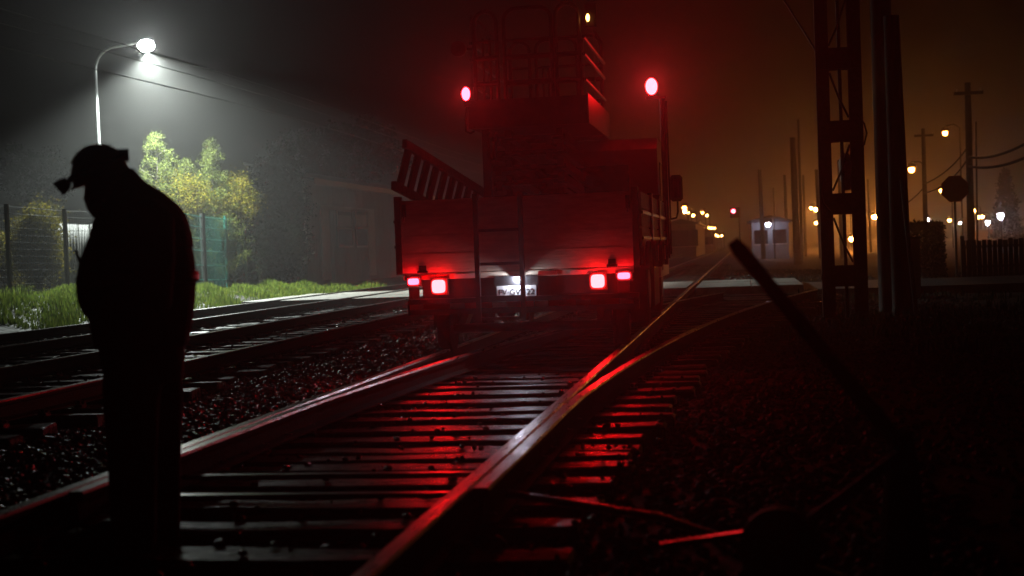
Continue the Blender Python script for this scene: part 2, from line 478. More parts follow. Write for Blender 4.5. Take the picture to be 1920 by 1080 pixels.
# ---- ballast stones
ICO_V = []
_b = bmesh.new(); bmesh.ops.create_icosphere(_b, subdivisions=1, radius=1.0)
_b.verts.ensure_lookup_table()
ICO_V = np.array([v.co[:] for v in _b.verts]); ICO_F = np.array([[v.index for v in f.verts] for f in _b.faces]); _b.free()
def stones(name, regions, material, zf=gz):
    P = []
    S = []
    for x0, x1, y0, y1, dens, smin, smax in regions:
        n = int((x1 - x0) * (y1 - y0) * dens)
        P.append(np.stack([rng.uniform(x0, x1, n), rng.uniform(y0, y1, n)], 1)); S.append(rng.uniform(smin, smax, n) )
    P = np.concatenate(P); S = np.concatenate(S)
    z = zf(P[:, 0], P[:, 1])
    # crib ballast a little below the sleeper tops, stones lie half sunk
    n = len(P)
    sc = S[:, None] * rng.uniform(0.6, 1.25, (n, 3)) * np.array([1, 1, 0.75])
    v = ICO_V[None] * (1 + rng.normal(0, 0.16, (n, 12, 1)))
    v = v * sc[:, None, :]
    a = rng.uniform(0, 2 * np.pi, n); t = rng.uniform(-0.6, 0.6, n)
    ca, sa, ct, st = np.cos(a)[:, None], np.sin(a)[:, None], np.cos(t)[:, None], np.sin(t)[:, None]
    x, y, zz = v[..., 0], v[..., 1], v[..., 2]
    y, zz = y * ct - zz * st, y * st + zz * ct
    x, y = x * ca - y * sa, x * sa + y * ca
    v = np.stack([x + P[:, :1], y + P[:, 1:2], zz + (z + S * 0.25)[:, None]], -1)
    f = (ICO_F[None] + (np.arange(n) * 12)[:, None, None]).reshape(-1, 3)
    return kind(link(name, raw_mesh(name, v.reshape(-1, 3), f, material)), 'stuff')
def gz_top(x, y): return np.full_like(np.asarray(x, float), .004)
stones('spilled_ballast', [(-3.3, -2.98, 5, 12, 22, .012, .026), (-2.8, -1.25, 4, 12.5, 13, .010, .026), (-1.05, -.5, 4, 12, 26, .010, .026), (-7.5, -5, 12, 30, 8, .012, .028)], M['stone'], gz_top)
stones('ballast', [(-1.1, 0.9, 3.2, 12, 260, .016, .036), (-1.1, 3.2, 12, 20, 180, .02, .042), (-1.0, 4.2, 20, 31.5, 150, .02, .046), (0.9, 3.5, 4, 12, 90, .015, .034)], M['stone_dull'])
stones('ballast', [(-5.25, -2.95, 6, 16, 330, .018, .038), (-5.3, -2.9, 16, 31.5, 150, .02, .044),
                   (-2.85, -1.2, 3.2, 13, 200, .016, .034), (-2.85, -1.2, 13, 31.5, 90, .02, .04),
                   
                   (-7.05, -5.4, 9, 31.5, 100, .018, .04), (-9.0, -7.1, 11, 31.5, 120, .018, .042),
                   (-11.4, -9.0, 14, 31.5, 90, .018, .04),
                   (-6, 4, 37.5, 60, 25, .03, .06), (-2.2, -2.0, 5.5, 6.0, 150, .02, .03)], M['stone'])

# ---- grass on the left bank, sparse weeds on the right
def blades(name, P, h, material, w=0.012):
    n = len(P)
    a = rng.uniform(0, 2 * np.pi, n); ln = rng.uniform(0.05, 0.5, n) * h
    base = np.stack([P[:, 0], P[:, 1], gz(P[:, 0], P[:, 1]) - 0.01], 1)
    d = np.stack([np.cos(a), np.sin(a), np.zeros(n)], 1)
    side = np.stack([-np.sin(a), np.cos(a), np.zeros(n)], 1) * (w * rng.uniform(0.7, 1.5, n))[:, None]
    tip = base + d * ln[:, None] + np.array([0, 0, 1.0]) * h[:, None]
    mid = base + d * (ln * 0.3)[:, None] + np.array([0, 0, 0.6]) * h[:, None]
    v = np.stack([base - side, base + side, mid + side * 0.8, mid - side * 0.8, tip], 1).reshape(-1, 3)
    o = np.arange(n)[:, None] * 5
    f = np.concatenate([o + np.array([[0, 1, 2]]), o + np.array([[0, 2, 3]]), o + np.array([[3, 2, 4]])], 0)
    return kind(link(name, raw_mesh(name, v, f, material)), 'stuff')
n = 70000
px_, py_ = rng.uniform(-19.5, -11.9, n), rng.uniform(24, 49, n)
keep = (rng.uniform(0, 1, n) < 0.35 + 0.65 * sstep(-px_, 12.0, 13.2))
keep &= rng.uniform(0, 1, n) < 0.25 + 0.75 * np.clip(.6 + .5 * np.sin(px_ * 1.9 + py_ * .8) + .5 * np.sin(px_ * .7 - py_ * 1.7 + 1), 0, 1)
px_, py_ = px_[keep], py_[keep]
hh = rng.uniform(0.05, 0.20, len(px_)) * (0.6 + 0.9 * np.sin(px_ * 2.3 + py_ * 1.1) ** 2)
blades('grass', np.stack([px_, py_], 1), hh, M['grass'])
n = 5000
cx_, cy_ = rng.uniform(0.6, 9, 90), rng.uniform(12, 44, 90)
k_ = rng.integers(0, 90, n)
P = np.stack([cx_[k_] + rng.normal(0, .22, n), cy_[k_] + rng.normal(0, .3, n)], 1)
P = P[(P[:, 1] < RY0 - .1) | (P[:, 1] > RY1 + .1)]
blades('weeds', P, rng.uniform(0.06, 0.22, len(P)), M['leaf_d'])

# ================================================================== THE TRUCK
RY = 13.2                                    # rear face of the load bed
BX0, BX1, BZ0, BZ1 = -3.25, -0.945, 0.925, 1.63
truck = thing('utility_truck', (-2.1, RY, 0), 'road-rail works truck on the track, tail lights glowing red, scissor lift raised on its bed', 'truck')
T = truck
MB().box((BX0 + .03, RY + .02, BZ0), (BX1 - .03, RY + 4.25, BZ0 + .06)).build('bed_floor', M['bedpaint'], T)
tg = MB().box((BX0 + .012, RY - .005, BZ0 + .01), (BX1 - .012, RY + .02, BZ1 - .02)).build('tailgate', M['bedpaint'], T)
zz = [BZ0 + .012, 1.12, 1.29, 1.465, BZ1]
for a, b in zip(zz[:-1], zz[1:]):
    MB().box((BX0 + .05, RY - .022, a + .006), (BX1 - .05, RY - .006, b - .006)).build('plank', M['bedpaint'], tg)
for x in (-3.0, -1.2):
    MB().box((x - .035, RY - .03, BZ0 + .02), (x + .035, RY - .0225, BZ0 + .08)).tube([(x - .05, RY - .034, BZ0 + .015), (x + .05, RY - .034, BZ0 + .015)], .014, 8).build('hinge', M['darkmetal'], tg)
for x in (BX0 + .09, BX1 - .09):
    MB().box((x - .02, RY - .038, BZ1 - .16), (x + .02, RY - .0225, BZ1 - .04)).tube([(x, RY - .045, BZ1 - .12), (x, RY - .05, BZ1 - .2)], .009, 6).build('latch', M['darkmetal'], tg)
for x in (BX0 + .025, BX1 - .025):
    MB().box((x - .03, RY - .03, BZ0), (x + .03, RY + .055, BZ1 + .035)).build('corner_post', M['darkmetal'], T)
MB().box((BX0 + .06, RY - .008, BZ0 - .055), (BX1 - .06, RY + .03, BZ0 - .002)).build('rear_sill', M['bedpaint'], T)
for i, (a, b) in enumerate(((-3.1, -2.75), (-2.7, -2.5), (-1.9, -1.72), (-1.6, -1.35))):
    MB().box((a, RY - .014, BZ0 - .05), (b, RY - .009, BZ0 - .012)).build('reflector_strip', M['tape_r'] if i % 2 == 0 else M['tape_w'], T)
for sx, x in ((-1, BX0), (1, BX1)):
    sg = MB().box((x - .008, RY + .06, BZ0 + .01), (x + .008, RY + 4.2, BZ1 - .03)).build('side_gate', M['bedpaint'], T)
    xs_ = x + sx * .018
    for a, b in zip(zz[:-1], zz[1:]):
        MB().box((min(x + sx * .009, xs_ + sx * .006), RY + .08, a + .006), (max(x + sx * .009, xs_ + sx * .006), RY + 4.19, b - .008)).build('plank', M['bedpaint'], sg)
    for yy in (RY + 1.35, RY + 2.75, RY + 4.12):
        MB().box((min(x, x + sx * .05), yy, BZ0 - .05), (max(x, x + sx * .05), yy + .08, BZ1 + .02)).build('stake', M['darkmetal'], sg)
    for z_ in (1.19, 1.43):
        MB().box((min(x + sx * .026, x + sx * .04), RY + .07, z_ - .014), (max(x + sx * .026, x + sx * .04), RY + 4.2, z_ + .014)).build('rub_rail', M['darkmetal'], sg)
# front rack of the bed
MB().box((BX0 + .03, RY + 4.2, BZ0), (BX1 - .03, RY + 4.25, BZ1 + .1)).build('headboard', M['darkmetal'], T)
# thin dark slabs standing in for rounded shadows on the right side
for yy in (13.55, 14.55, 15.75):
    poly = [(BX1 + .045, yy + .26 * math.cos(a) * (1 if abs(math.cos(a)) > .9 else 1), 1.02 + .14 * max(0, math.sin(a))) for a in np.linspace(0, math.pi, 9)]
    poly += [(BX1 + .045, yy - .26, .90), (BX1 + .045, yy + .26, .90)]
    MB().prism(poly, (.035, 0, 0)).build('side_shadow', M['rubber'], T)
# ladder up the tailgate
LX0, LX1, LY = -2.46, -2.035, RY - .09
ld = MB().box((LX0 - .022, LY - .02, .47), (LX0 + .022, LY + .02, 1.66)).build('tail_ladder', M['darkmetal'], T)
MB().box((LX1 - .022, LY - .02, .47), (LX1 + .022, LY + .02, 1.66)).build('stile', M['darkmetal'], ld)
for pyx in (431, 494, 557, 597):
    z_ = aty(938, pyx, LY)[2]
    MB().box((LX0 + .023, LY - .012, z_ - .014), (LX1 - .023, LY + .012, z_ + .014)).build('rung', M['darkmetal'], ld)
for x in (LX0, LX1): MB().box((x - .02, LY + .021, 1.6), (x + .02, RY - .03, 1.64)).build('ladder_bracket', M['darkmetal'], ld)
# chassis, light board, bumper
for x in (-2.5, -1.7): MB().box((x - .05, RY + .05, .56), (x + .05, RY + 6.3, .90)).build('chassis_rail', M['black'], T)
MB().box((-3.02, RY + .03, .69), (-1.16, RY + .07, .868)).build('light_board', M['black'], T)
bp = MB().box((-3.15, RY - .06, .535), (-.96, RY + .04, .685)).build('bumper', M['black'], T)
for x in (-2.75, -1.45): MB().box((x - .04, RY + .041, .56), (x + .04, RY + .2, .66)).build('bumper_arm', M['black'], bp)
tx = -3.13
i = 0
while tx < -1.02:
    w = (.13 if i % 2 == 0 else .26)
    MB().box((tx, RY - .066, .588), (min(tx + w, -.98), RY - .061, .638)).build('reflector_strip', M['tape_w'] if i % 2 == 0 else M['tape_r'], bp)
    tx += w + .004; i += 1
def lampbox(name, px, py, w, h, glow, watts=10):
    c = aty(px, py, RY - .03)
    hs = MB().box((c[0] - w / 2 - .02, RY - .03, c[2] - h / 2 - .02), (c[0] + w / 2 + .02, RY + .03, c[2] + h / 2 + .02)).build(name, M['black'], T)
    poly = []
    for k in range(16):
        a = 2 * math.pi * k / 16
        ca, sa = math.cos(a), math.sin(a)
        poly.append((c[0] + w / 2 * np.sign(ca) * abs(ca) ** .5, RY - .031, c[2] + h / 2 * np.sign(sa) * abs(sa) ** .5))
    MB().prism(poly[::-1], (0, -.03, 0)).build('lens', glow, hs)
    tb = bpy.data.lights.new('tail_beam', 'SPOT'); tb.energy = watts; tb.color = (1.0, .03, .035)
    tb.spot_size = R(15); tb.spot_blend = 1.0; tb.shadow_soft_size = .03
    to = bpy.data.objects.new('tail_beam', tb); COL.objects.link(to); to.parent = hs
    to.location = np.array([c[0], RY - .07, c[2]]) - np.array(ORG[T.name])
    to.rotation_euler = Vector((-.1 - c[0], -RY, 1.25 - c[2])).to_track_quat('-Z', 'Z').to_euler()
lampbox('tail_light', 823, 537, .125, .125, M['tail']); lampbox('tail_light', 1121, 527, .125, .125, M['tail'], 30)
lampbox('tail_light', 776, 528, .10, .06, M['tail2']); lampbox('tail_light', 1170, 517, .115, .06, M['tail2'], 25)
for px in (776, 1170):
    c = aty(px, 545, RY)
    MB().box((c[0] - .05, RY, .69), (c[0] + .05, RY + .03, .80)).build('lamp_bracket', M['black'], T)
# number plate
pa, pb = aty(931, 529, RY - .02), aty(1006, 561, RY - .02)
pz0, pz1 = pb[2] + .01, pb[2] + .135
MB().box((pa[0] - .02, RY - .02, pz0 - .02), (pb[0] + .02, RY + .028, pz1 + .09)).build('plate_holder', M['black'], T)
pl = MB().box((pa[0], RY - .026, pz0), (pb[0], RY - .0205, pz1)).build('number_plate', M['plate'], T)
def text(name, body, size, loc, rot, material, parent, ext=.001):
    cu = bpy.data.curves.new(name, 'FONT'); cu.body = body; cu.size = size; cu.align_x = 'CENTER'; cu.align_y = 'CENTER'; cu.extrude = ext
    tmp = bpy.data.objects.new(name, cu); COL.objects.link(tmp)
    dg = bpy.context.evaluated_depsgraph_get()
    me = bpy.data.meshes.new_from_object(tmp.evaluated_get(dg))
    bpy.data.objects.remove(tmp)
    me.materials.clear(); me.materials.append(material)
    me.transform(Matrix.Translation(Vector(loc)) @ rot.to_4x4())
    org = ORG[parent.name]; me.transform(Matrix.Translation(-Vector(org)))
    return link(name, me, parent, org)
text('plate_lettering', 'FV\u00b7GW\u00b722', .078, ((pa[0] + pb[0]) / 2, RY - .0275, (pz0 + pz1) / 2), Matrix.Rotation(math.pi / 2, 3, 'X'), M['ink'], pl)
c = aty(968, 524, RY - .06)
MB().box((c[0] - .05, RY - .075, c[2] + .028), (c[0] + .05, RY - .0205, c[2] + .045)).build('lamp_hood', M['galv'], T)
MB().ball((c[0], RY - .055, c[2] + .004), (.02, .014, .018), 8, 6).build('plate_lamp', M['platelamp'], T)
# wheels
def wheel(x, y, z, r, w, name, hub=True, flange=0):
    o = MB().tube([(x - w / 2, y, z), (x - w / 2 + .03, y, z), (x + w / 2 - .03, y, z), (x + w / 2, y, z)], [r * .9, r, r, r * .9], 22).build(name, M['rubber'] if hub else M['rust'], T)
    MB().tube([(x - w / 2 - .01, y, z), (x + w / 2 + .01, y, z)], r * .5, 14).build('hub', M['darkmetal'], o)
    if flange: MB().tube([(x + flange * (w / 2 + .001), y, z), (x + flange * (w / 2 + .028), y, z)], r + .028, 22).build('flange', M['rust'], o)
for s in (-1, 1):
    wheel(TC + s * G2, RY + .42, RZ + .205, .2, .11, 'rail_wheel', False, -s)
    wheel(TC + s * G2, RY + 5.6, RZ + .205, .2, .11, 'rail_wheel', False, -s)
    MB().bar((TC + s * (G2 - .16), RY + .42, .375), (TC + s * (G2 - .16), RY + 1.0, .6), .07, .09).build('rail_wheel_arm', M['black'], T)
    for k in (0, 1): wheel(-2.1 + s * (.99 - .27 * k), RY + 1.9, .66, .40, .23, 'road_wheel')
    wheel(-2.1 + s * .95, RY + 5.0, .66, .40, .23, 'road_wheel')
    MB().box((-2.1 + s * .86 - .26, RY + 1.36, .34), (-2.1 + s * .86 + .26, RY + 1.375, .92)).build('mud_flap', M['rubber'], T)
MB().tube([(TC - G2 + .06, RY + .42, .375), (TC + G2 - .06, RY + .42, .375)], .045, 10).build('rail_axle', M['black'], T)
MB().tube([(-2.9, RY + 1.9, .66), (-1.3, RY + 1.9, .66)], .07, 10).build('axle', M['black'], T)
MB().box((-1.25, RY + 2.5, .45), (-.97, RY + 3.4, .86)).build('tool_box', M['black'], T)
# cab
CYB, CYF = RY + 4.35, RY + 6.2
cabp = [(0, .72), (0, 2.30), (.12, 2.44), (1.35, 2.42), (1.85, 1.55), (1.9, .72)]
cab = MB().prism([(-3.1, CYB + a, z) for a, z in cabp], (2.1, 0, 0)).build('cab', M['cab'], T)
MB().box((-2.75, CYB - .012, 1.62), (-1.35, CYB - .002, 2.12)).build('rear_window', M['glass'], cab)
MB().box((-.998, CYB + .35, 1.55), (-.99, CYB + 1.3, 2.15)).build('side_window', M['glass'], cab)
MB().box((-1.02, CYB + .3, .8), (-.985, CYB + 1.4, 1.5)).build('door', M['cab'], cab)
mc = aty(1268, 353, 19.0)
mm = MB().tube([(-1.0, 19.05, 1.44), (mc[0] - .01, 19.03, 1.47), (mc[0] + .01, 19.03, 1.55), (mc[0] + .01, 19.03, mc[2])], .014, 8).build('mirror', M['black'], T)
MB().loft([((mc[0], 19.0, mc[2] - .175), .055, .03, 0), ((mc[0], 19.0, mc[2] - .14), .085, .04, 0), ((mc[0], 19.0, mc[2] + .14), .085, .04, 0), ((mc[0], 19.0, mc[2] + .175), .055, .03, 0)], 14).build('mirror_shell', M['black'], mm)
MB().box((mc[0] - .065, 18.952, mc[2] - .13), (mc[0] + .065, 18.957, mc[2] + .13)).build('mirror_glass', M['mirror'], mm)
for px, py, Yq, gl, r_ in ((1226, 497, 16.3, M['amber2'], .022), (1249, 494, 19.1, M['amber'], .026)):
    c = aty(px, py, Yq)
    MB().box((BX1 - .1, c[1] - .001, c[2] - .03), (c[0], c[1] + .05, c[2] + .03)).build('lamp_bracket', M['black'], T)
    MB().ball((c[0], c[1] - .012, c[2]), (r_, .02, r_ * 1.35), 8, 6).build('marker_lamp', gl, T)
# beacon mast right
MY = RY + 4.29
mx, bc = BX1 + .035, aty(1222, 163, MY)
mast = MB().tube([(mx, MY, .95), (mx, MY, bc[2] - .14)], .035, 10).build('beacon_mast', M['darkmetal'], T)
MB().tube([(mx + .045, MY, 1.0), (mx + .05, MY, 1.7), (mx + .045, MY, bc[2] - .18)], .012, 6).build('cable', M['rubber'], mast)
MB().box((bc[0] - .07, MY - .05, bc[2] - .15), (mx + .05, MY + .05, bc[2] - .12)).build('beacon_bracket', M['darkmetal'], mast)
def rear_beacon(c, y, rx, rz, glow, watts):
    def ring(dy, k): return [(c[0] + rx * k * math.cos(a), y + dy, c[2] + rz * k * math.sin(a)) for a in np.linspace(0, 2 * math.pi, 17)[:-1]]
    vs, fs = [], []
    for dy, k in ((.06, .55), (.05, .9), (.02, 1.13), (-.04, 1.13), (-.042, 1.02)): vs += ring(dy, k)
    for i_ in range(4):
        for k in range(16): fs.append((i_ * 16 + k, i_ * 16 + (k + 1) % 16, (i_ + 1) * 16 + (k + 1) % 16, (i_ + 1) * 16 + k))
    fs.append(tuple(range(16)))
    m_ = MB(); m_._add(vs, fs, 0, True)
    o = m_.build('beacon', M['black'], T)
    vs, fs = [], []
    for dy, k in ((-.035, 1.0), (-.055, .93), (-.07, .7), (-.077, .35)): vs += ring(dy, k)
    for i_ in range(3):
        for k in range(16): fs.append((i_ * 16 + k, i_ * 16 + (k + 1) % 16, (i_ + 1) * 16 + (k + 1) % 16, (i_ + 1) * 16 + k))
    fs.append(tuple(48 + k for k in range(16)))
    m_ = MB(); m_._add(vs, fs, 0, True); m_.build('beacon_lens', glow, o)
    # narrow spot added at the lens, aimed at the camera for the red halo
    bl_ = bpy.data.lights.new('beacon_beam', 'SPOT'); bl_.energy = watts; bl_.color = (1.0, .03, .035)
    bl_.spot_size = R(17); bl_.spot_blend = 1.0; bl_.shadow_soft_size = .03
    bo_ = bpy.data.objects.new('beacon_beam', bl_); COL.objects.link(bo_); bo_.parent = o
    bo_.location = np.array([c[0], y - .10, c[2]]) - np.array(ORG[T.name])
    bo_.rotation_euler = Vector((-.1 - c[0], -y, 1.25 - c[2])).to_track_quat('-Z', 'Z').to_euler()
    return o
rear_beacon(bc, MY - .02, .072, .102, M['beacon'], 230)
# scissor lift
PY0, PY1 = 15.2, 17.7
def at_p(px, py): return aty(px, py, PY0)
PXL, PXR = at_p(881, 200)[0], at_p(1100, 200)[0]
DZ0, DZ1 = 2.45, 2.72
st = MB().box((-2.66, PY0 + .3, BZ0 + .06), (-1.9, PY1 - .2, 1.28)).build('scissor_stack', M['lift'], T)
nl = 7
for k in range(nl):
    z0 = 1.30 + k * .162
    for x, s in ((-2.62, 1), (-2.5, -1), (-2.05, 1), (-1.93, -1)):
        t = .045 * s
        MB().bar((x, PY0 + .22, z0 + .075 - t), (x, PY1 - .25, z0 + .075 + t), .07, .085).build('scissor_arm', M['lift'], st)
    MB().tube([(-2.68, PY0 + .28, z0 + .075), (-1.87, PY0 + .28, z0 + .075)], .03, 8).build('pivot_bar', M['darkmetal'], st)
pf = MB().box((PXL, PY0, DZ0 + .05), (PXR, PY1, DZ1 - .05)).build('lift_platform', M['lift'], T)
for a, b in (((PXL - .01, PY0 - .015, DZ0), (PXR + .01, PY0 + .0, DZ1 + .03)), ((PXL - .01, PY1 + .0, DZ0), (PXR + .01, PY1 + .015, DZ1 + .03)),
             ((PXR + .0, PY0 + .001, DZ0), (PXR + .02, PY1 - .001, DZ1 + .05)), ((PXL - .02, PY0 + .001, DZ0), (PXL, PY1 - .001, DZ1 + .03))):
    MB().box(a, b).build('toe_board', M['lift'], pf)
TOPZ = at_p(990, 13)[2]
def hoop(x0, x1, y, z0, z1, r=.024, cr=.13):
    pts = [(x0, y, z0), (x0, y, z1 - cr)]
    for k in range(1, 6):
        a = math.pi / 2 * k / 5
        pts.append((x0 + cr - cr * math.cos(a), y, z1 - cr + cr * math.sin(a)))
    for k in range(0, 6):
        a = math.pi / 2 * k / 5
        pts.append((x1 - cr + cr * math.sin(a), y, z1 - cr + cr * math.cos(a)))
    pts.append((x1, y, z0))
    return MB().tube(pts, r, 8).build('guard_rail', M['lift'], pf)
def hoopy(y0, y1, x, z0, z1, r=.024, cr=.13):
    o = hoop(y0, y1, 0, z0, z1, r, cr)
    org = ORG[pf.name]
    for v in o.data.vertices:
        X_, Y_, Z_ = v.co.x + org[0], v.co.y + org[1], v.co.z + org[2]
        v.co = (x - org[0], X_ - org[1], Z_ - org[2])
    return o
ph = lambda px: at_p(px, 100)[0]
hz = [(889, 931, 14), (945, 1034, 12), (1042, 1086, 8)]
for yq in (PY0 + .03, PY1 - .05):
    for a, b, t in hz:
        hoop(ph(a), ph(b), yq, DZ1 - .04, TOPZ + (12 - t) * .0055)
for x, top in ((PXL + .02, TOPZ - .03), (PXR - .02, TOPZ - .1)):
    for y0, y1 in ((PY0 + .08, PY0 + 1.15), (PY0 + 1.25, PY1 - .1)): hoopy(y0, y1, x, DZ1 - .04, top)
def hrail(p, q, r=.018): MB().tube([p, q], r, 8).build('guard_rail', M['lift'], pf)
for yq in (PY0 + .03, PY1 - .05):
    for py, r_ in ((72, .018), (104, .03), (152, .03)):
        z_ = at_p(1000, py)[2]
        for a, b, _t in hz: hrail((ph(a), yq, z_), (ph(b), yq, z_), r_)
for x in (PXL + .02, PXR - .02):
    for z_ in (at_p(1000, 72)[2], at_p(1000, 104)[2], at_p(1000, 152)[2]): hrail((x, PY0 + .08, z_), (x, PY1 - .1, z_), .02)
for px in (905, 918): hrail((ph(px), PY0 + .03, DZ1 - .04), (ph(px), PY0 + .03, at_p(px, 72)[2]), .014)
for px in (960, 972): hrail((ph(px), PY1 - .05, DZ1 - .04), (ph(px), PY1 - .05, at_p(px, 72)[2]), .016)
# posts under the platform on the left, hanging cable
MB().bar((ph(900), PY0 + .2, BZ0 + .06), (ph(900), PY0 + .2, DZ0), .085, .085).build('support_post', M['darkmetal'], T)
hp = [at_p(917, 248), at_p(915, 290), at_p(921, 301), at_p(928, 298), at_p(930, 248)]
MB().tube(hp, .018, 8).build('hanging_hose', M['rubber'], T)
hp = [at_p(876, 196), at_p(873, 225), at_p(874, 246), at_p(882, 250), at_p(890, 246)]
MB().tube(hp, .012, 6).build('hanging_hose', M['rubber'], T)
bl = at_p(877, 178)
rear_beacon(bl, PY0 - .07, .046, .072, M['beacon_l'], 100)
MB().box((bl[0] - .03, PY0 - .06, bl[2] - .13), (PXL + .01, PY0 - .016, bl[2] - .085)).build('beacon_bracket', M['black'], T)
al = at_p(1102, 33)
wl = MB().box((al[0] - .03, PY0 + .012, al[2] - .1), (al[0] + .09, PY0 + .09, al[2] + .15)).build('work_lamp', M['black'], T)
MB().ball((al[0], PY0 - .0, al[2]), (.02, .015, .042), 8, 6).build('lens', M['amber'], wl)
dl = at_p(860, 92)
wl = MB().disc(dl, (0, 1, 0), .085, .06, 18).build('work_lamp', M['black'], T)
MB().bar((dl[0] + .05, dl[1], dl[2]), (PXL + .02, PY0 + .08, dl[2]), .03, .03).build('lamp_bracket', M['black'], wl)

# ---- loose ladder lying in the bed
la, lb = aty(760, 270, 13.95), aty(892, 352, 16.3)
lc = aty(741, 349, 13.95)
off = lc - la
ladder = thing('ladder', tuple(lb), 'wooden ladder with flat rungs sticking up out of the left of the truck bed', 'ladder')
d_ = lb - la; le = la + d_ * 1.18
MB().bar(la - d_ * .01, le, .05, .085).build('stile', M['alu'], ladder)
MB().bar(la + off - d_ * .02, le + off, .05, .085).build('stile', M['alu'], ladder)
for k in range(9):
    p = la + d_ * (.05 + .122 * k)
    MB().bar(p, p + off, .14, .03, upv=tuple(np.cross(off, d_))).build('rung', M['alu'], ladder)

# ================================================================== THE PERSON
PYY = 5.35
_f = aty(265, 1045, PYY)
PLOC = np.array([_f[0], PYY, 0.0])
EL = np.array([_f[0], PYY, 0.0]); EL /= np.linalg.norm(EL)          # away from the viewer, across the shoulders
EX = np.array([EL[1], -EL[0], 0.0])                                 # from front to back of the figure
PROT = math.atan2(EX[1], EX[0])
def pm(px, py, dy=0.0):
    d = ray(px, py); t = (PLOC @ EL) / (d @ EL); p = CAM + d * t - PLOC
    return np.array([p @ EX, dy, p[2]])
PPM = 100 / (pm(300, 500)[0] - pm(200, 500)[0])
def w2(px): return px / PPM
person = thing('person', tuple(PLOC), 'person in dark work jacket and helmet with headlamp, head bowed, standing between the rails', 'person')
person.rotation_euler = (0, 0, PROT); ORG[person.name] = (0, 0, 0)
def organic(name, mb, material, parent, vox=.011, it=6):
    o = mb.build(name, material, parent)
    rm = o.modifiers.new('remesh', 'REMESH'); rm.mode = 'VOXEL'; rm.voxel_size = vox; rm.use_smooth_shade = True
    sm = o.modifiers.new('smooth', 'SMOOTH'); sm.iterations = it; sm.factor = .5
    return o
# body: head, neck, trunk core, arms with hands, legs
b = MB()
tilt = R(-24)
b.loft([(pm(198, 348), .078, .07, tilt), (pm(200, 330), .093, .076, tilt), (pm(205, 310), .09, .074, tilt), (pm(208, 292), .06, .05, tilt)], 14)
b.loft([(pm(188, 404), .032, .03, 0), (pm(190, 396), .052, .045, 0), (pm(192, 380), .068, .058, 0), (pm(196, 360), .078, .068, 0), (pm(199, 342), .085, .072, 0)], 14)
b.ball(pm(163, 371), (.016, .014, .02), 8, 6)
b.ball(pm(168, 388), (.014, .026, .008), 8, 6)
b.ball(pm(165, 358), (.012, .055, .012), 8, 6)
for s in (-1, 1):
    b.ball(pm(206, 366, s * .074), (.018, .01, .03), 8, 6)
    b.ball(pm(167, 363, s * .03), (.008, .013, .008), 8, 6)
b.tube([pm(205, 370), pm(228, 400), pm(245, 430)], [.055, .058, .07], 12)
b.loft([(pm(262, 650), .12, .16, 0), (pm(262, 560), .12, .15, 0), (pm(262, 470), .12, .17, 0), (pm(250, 410), .10, .17, 0)], 14)
def hand(bm_, wr, dirv, up, s):
    wr, d, u = np.array(wr), np.array(dirv, float), np.array(up, float)
    d /= np.linalg.norm(d); u -= d * (u @ d); u /= np.linalg.norm(u); sd = np.cross(d, u)
    bm_.tube([wr - d * .03, wr + d * .01, wr + d * .05, wr + d * .085], [.028, .033, .038, .03], 10)
    for k, (o_, ln) in enumerate(((-.030, .068), (-.010, .078), (.010, .074), (.030, .058))):
        p0 = wr + d * .075 + sd * o_
        p1 = p0 + d * ln * .45 - u * .008; p2 = p1 + d * ln * .3 - u * .022; p3 = p2 + d * ln * .1 - u * .026
        bm_.tube([p0, p1, p2, p3], [.0095, .0092, .0085, .0075], 8)
    t0 = wr + d * .03 - sd * s * .03
    bm_.tube([t0, t0 + d * .03 - sd * s * .02 - u * .01, t0 + d * .06 - sd * s * .018 - u * .028], [.013, .0115, .0095], 8)
for s in (-1, 1):
    sh, el, wr = pm(280, 414, s * .2), pm(290 + 4 * s, 552, s * .29), pm(214, 536 - 4 * s, s * .10)
    b.tube([sh, sh * .5 + el * .5, el], [.06, .052, .045], 12)
    b.tube([el, el * .5 + wr * .5, wr], [.045, .042, .030], 12)
    hand(b, wr, (-.8, -s * .5, .05), (0, 0, 1), s)
    hx = 264 + 22 * s
    b.tube([pm(262 + 8 * s, 640, s * .09), pm(hx, 740, s * .11), pm(hx, 840, s * .115), pm(hx + 4, 940, s * .12), pm(hx + 2, 1030, s * .12)], [.10, .085, .062, .056, .042], 12)
organic('body', b, M['skin'], person, .008, 4)
# jacket
j = MB()
rings = [(652, 178, 354, .225), (620, 170, 361, .235), (580, 164, 367, .245), (540, 160, 370, .25), (500, 160, 369, .255), (460, 164, 362, .26), (430, 170, 357, .262), (405, 178, 349, .24), (380, 192, 329, .19), (358, 204, 301, .125), (338, 214, 266, .095), (322, 222, 252, .075)]
j.loft([(pm((a + c_) / 2, y), w2((c_ - a) / 2), dy, 0) for y, a, c_, dy in rings], 22)
for s in (-1, 1):
    sh, el, wr = pm(280, 418, s * .2), pm(290 + 4 * s, 556, s * .29), pm(200, 540 - 4 * s, s * .12)
    j.tube([pm(268, 408, s * .12), sh, sh * .5 + el * .5, el, el * .45 + wr * .55, wr], [.08, .095, .088, .08, .072, .056], 14)
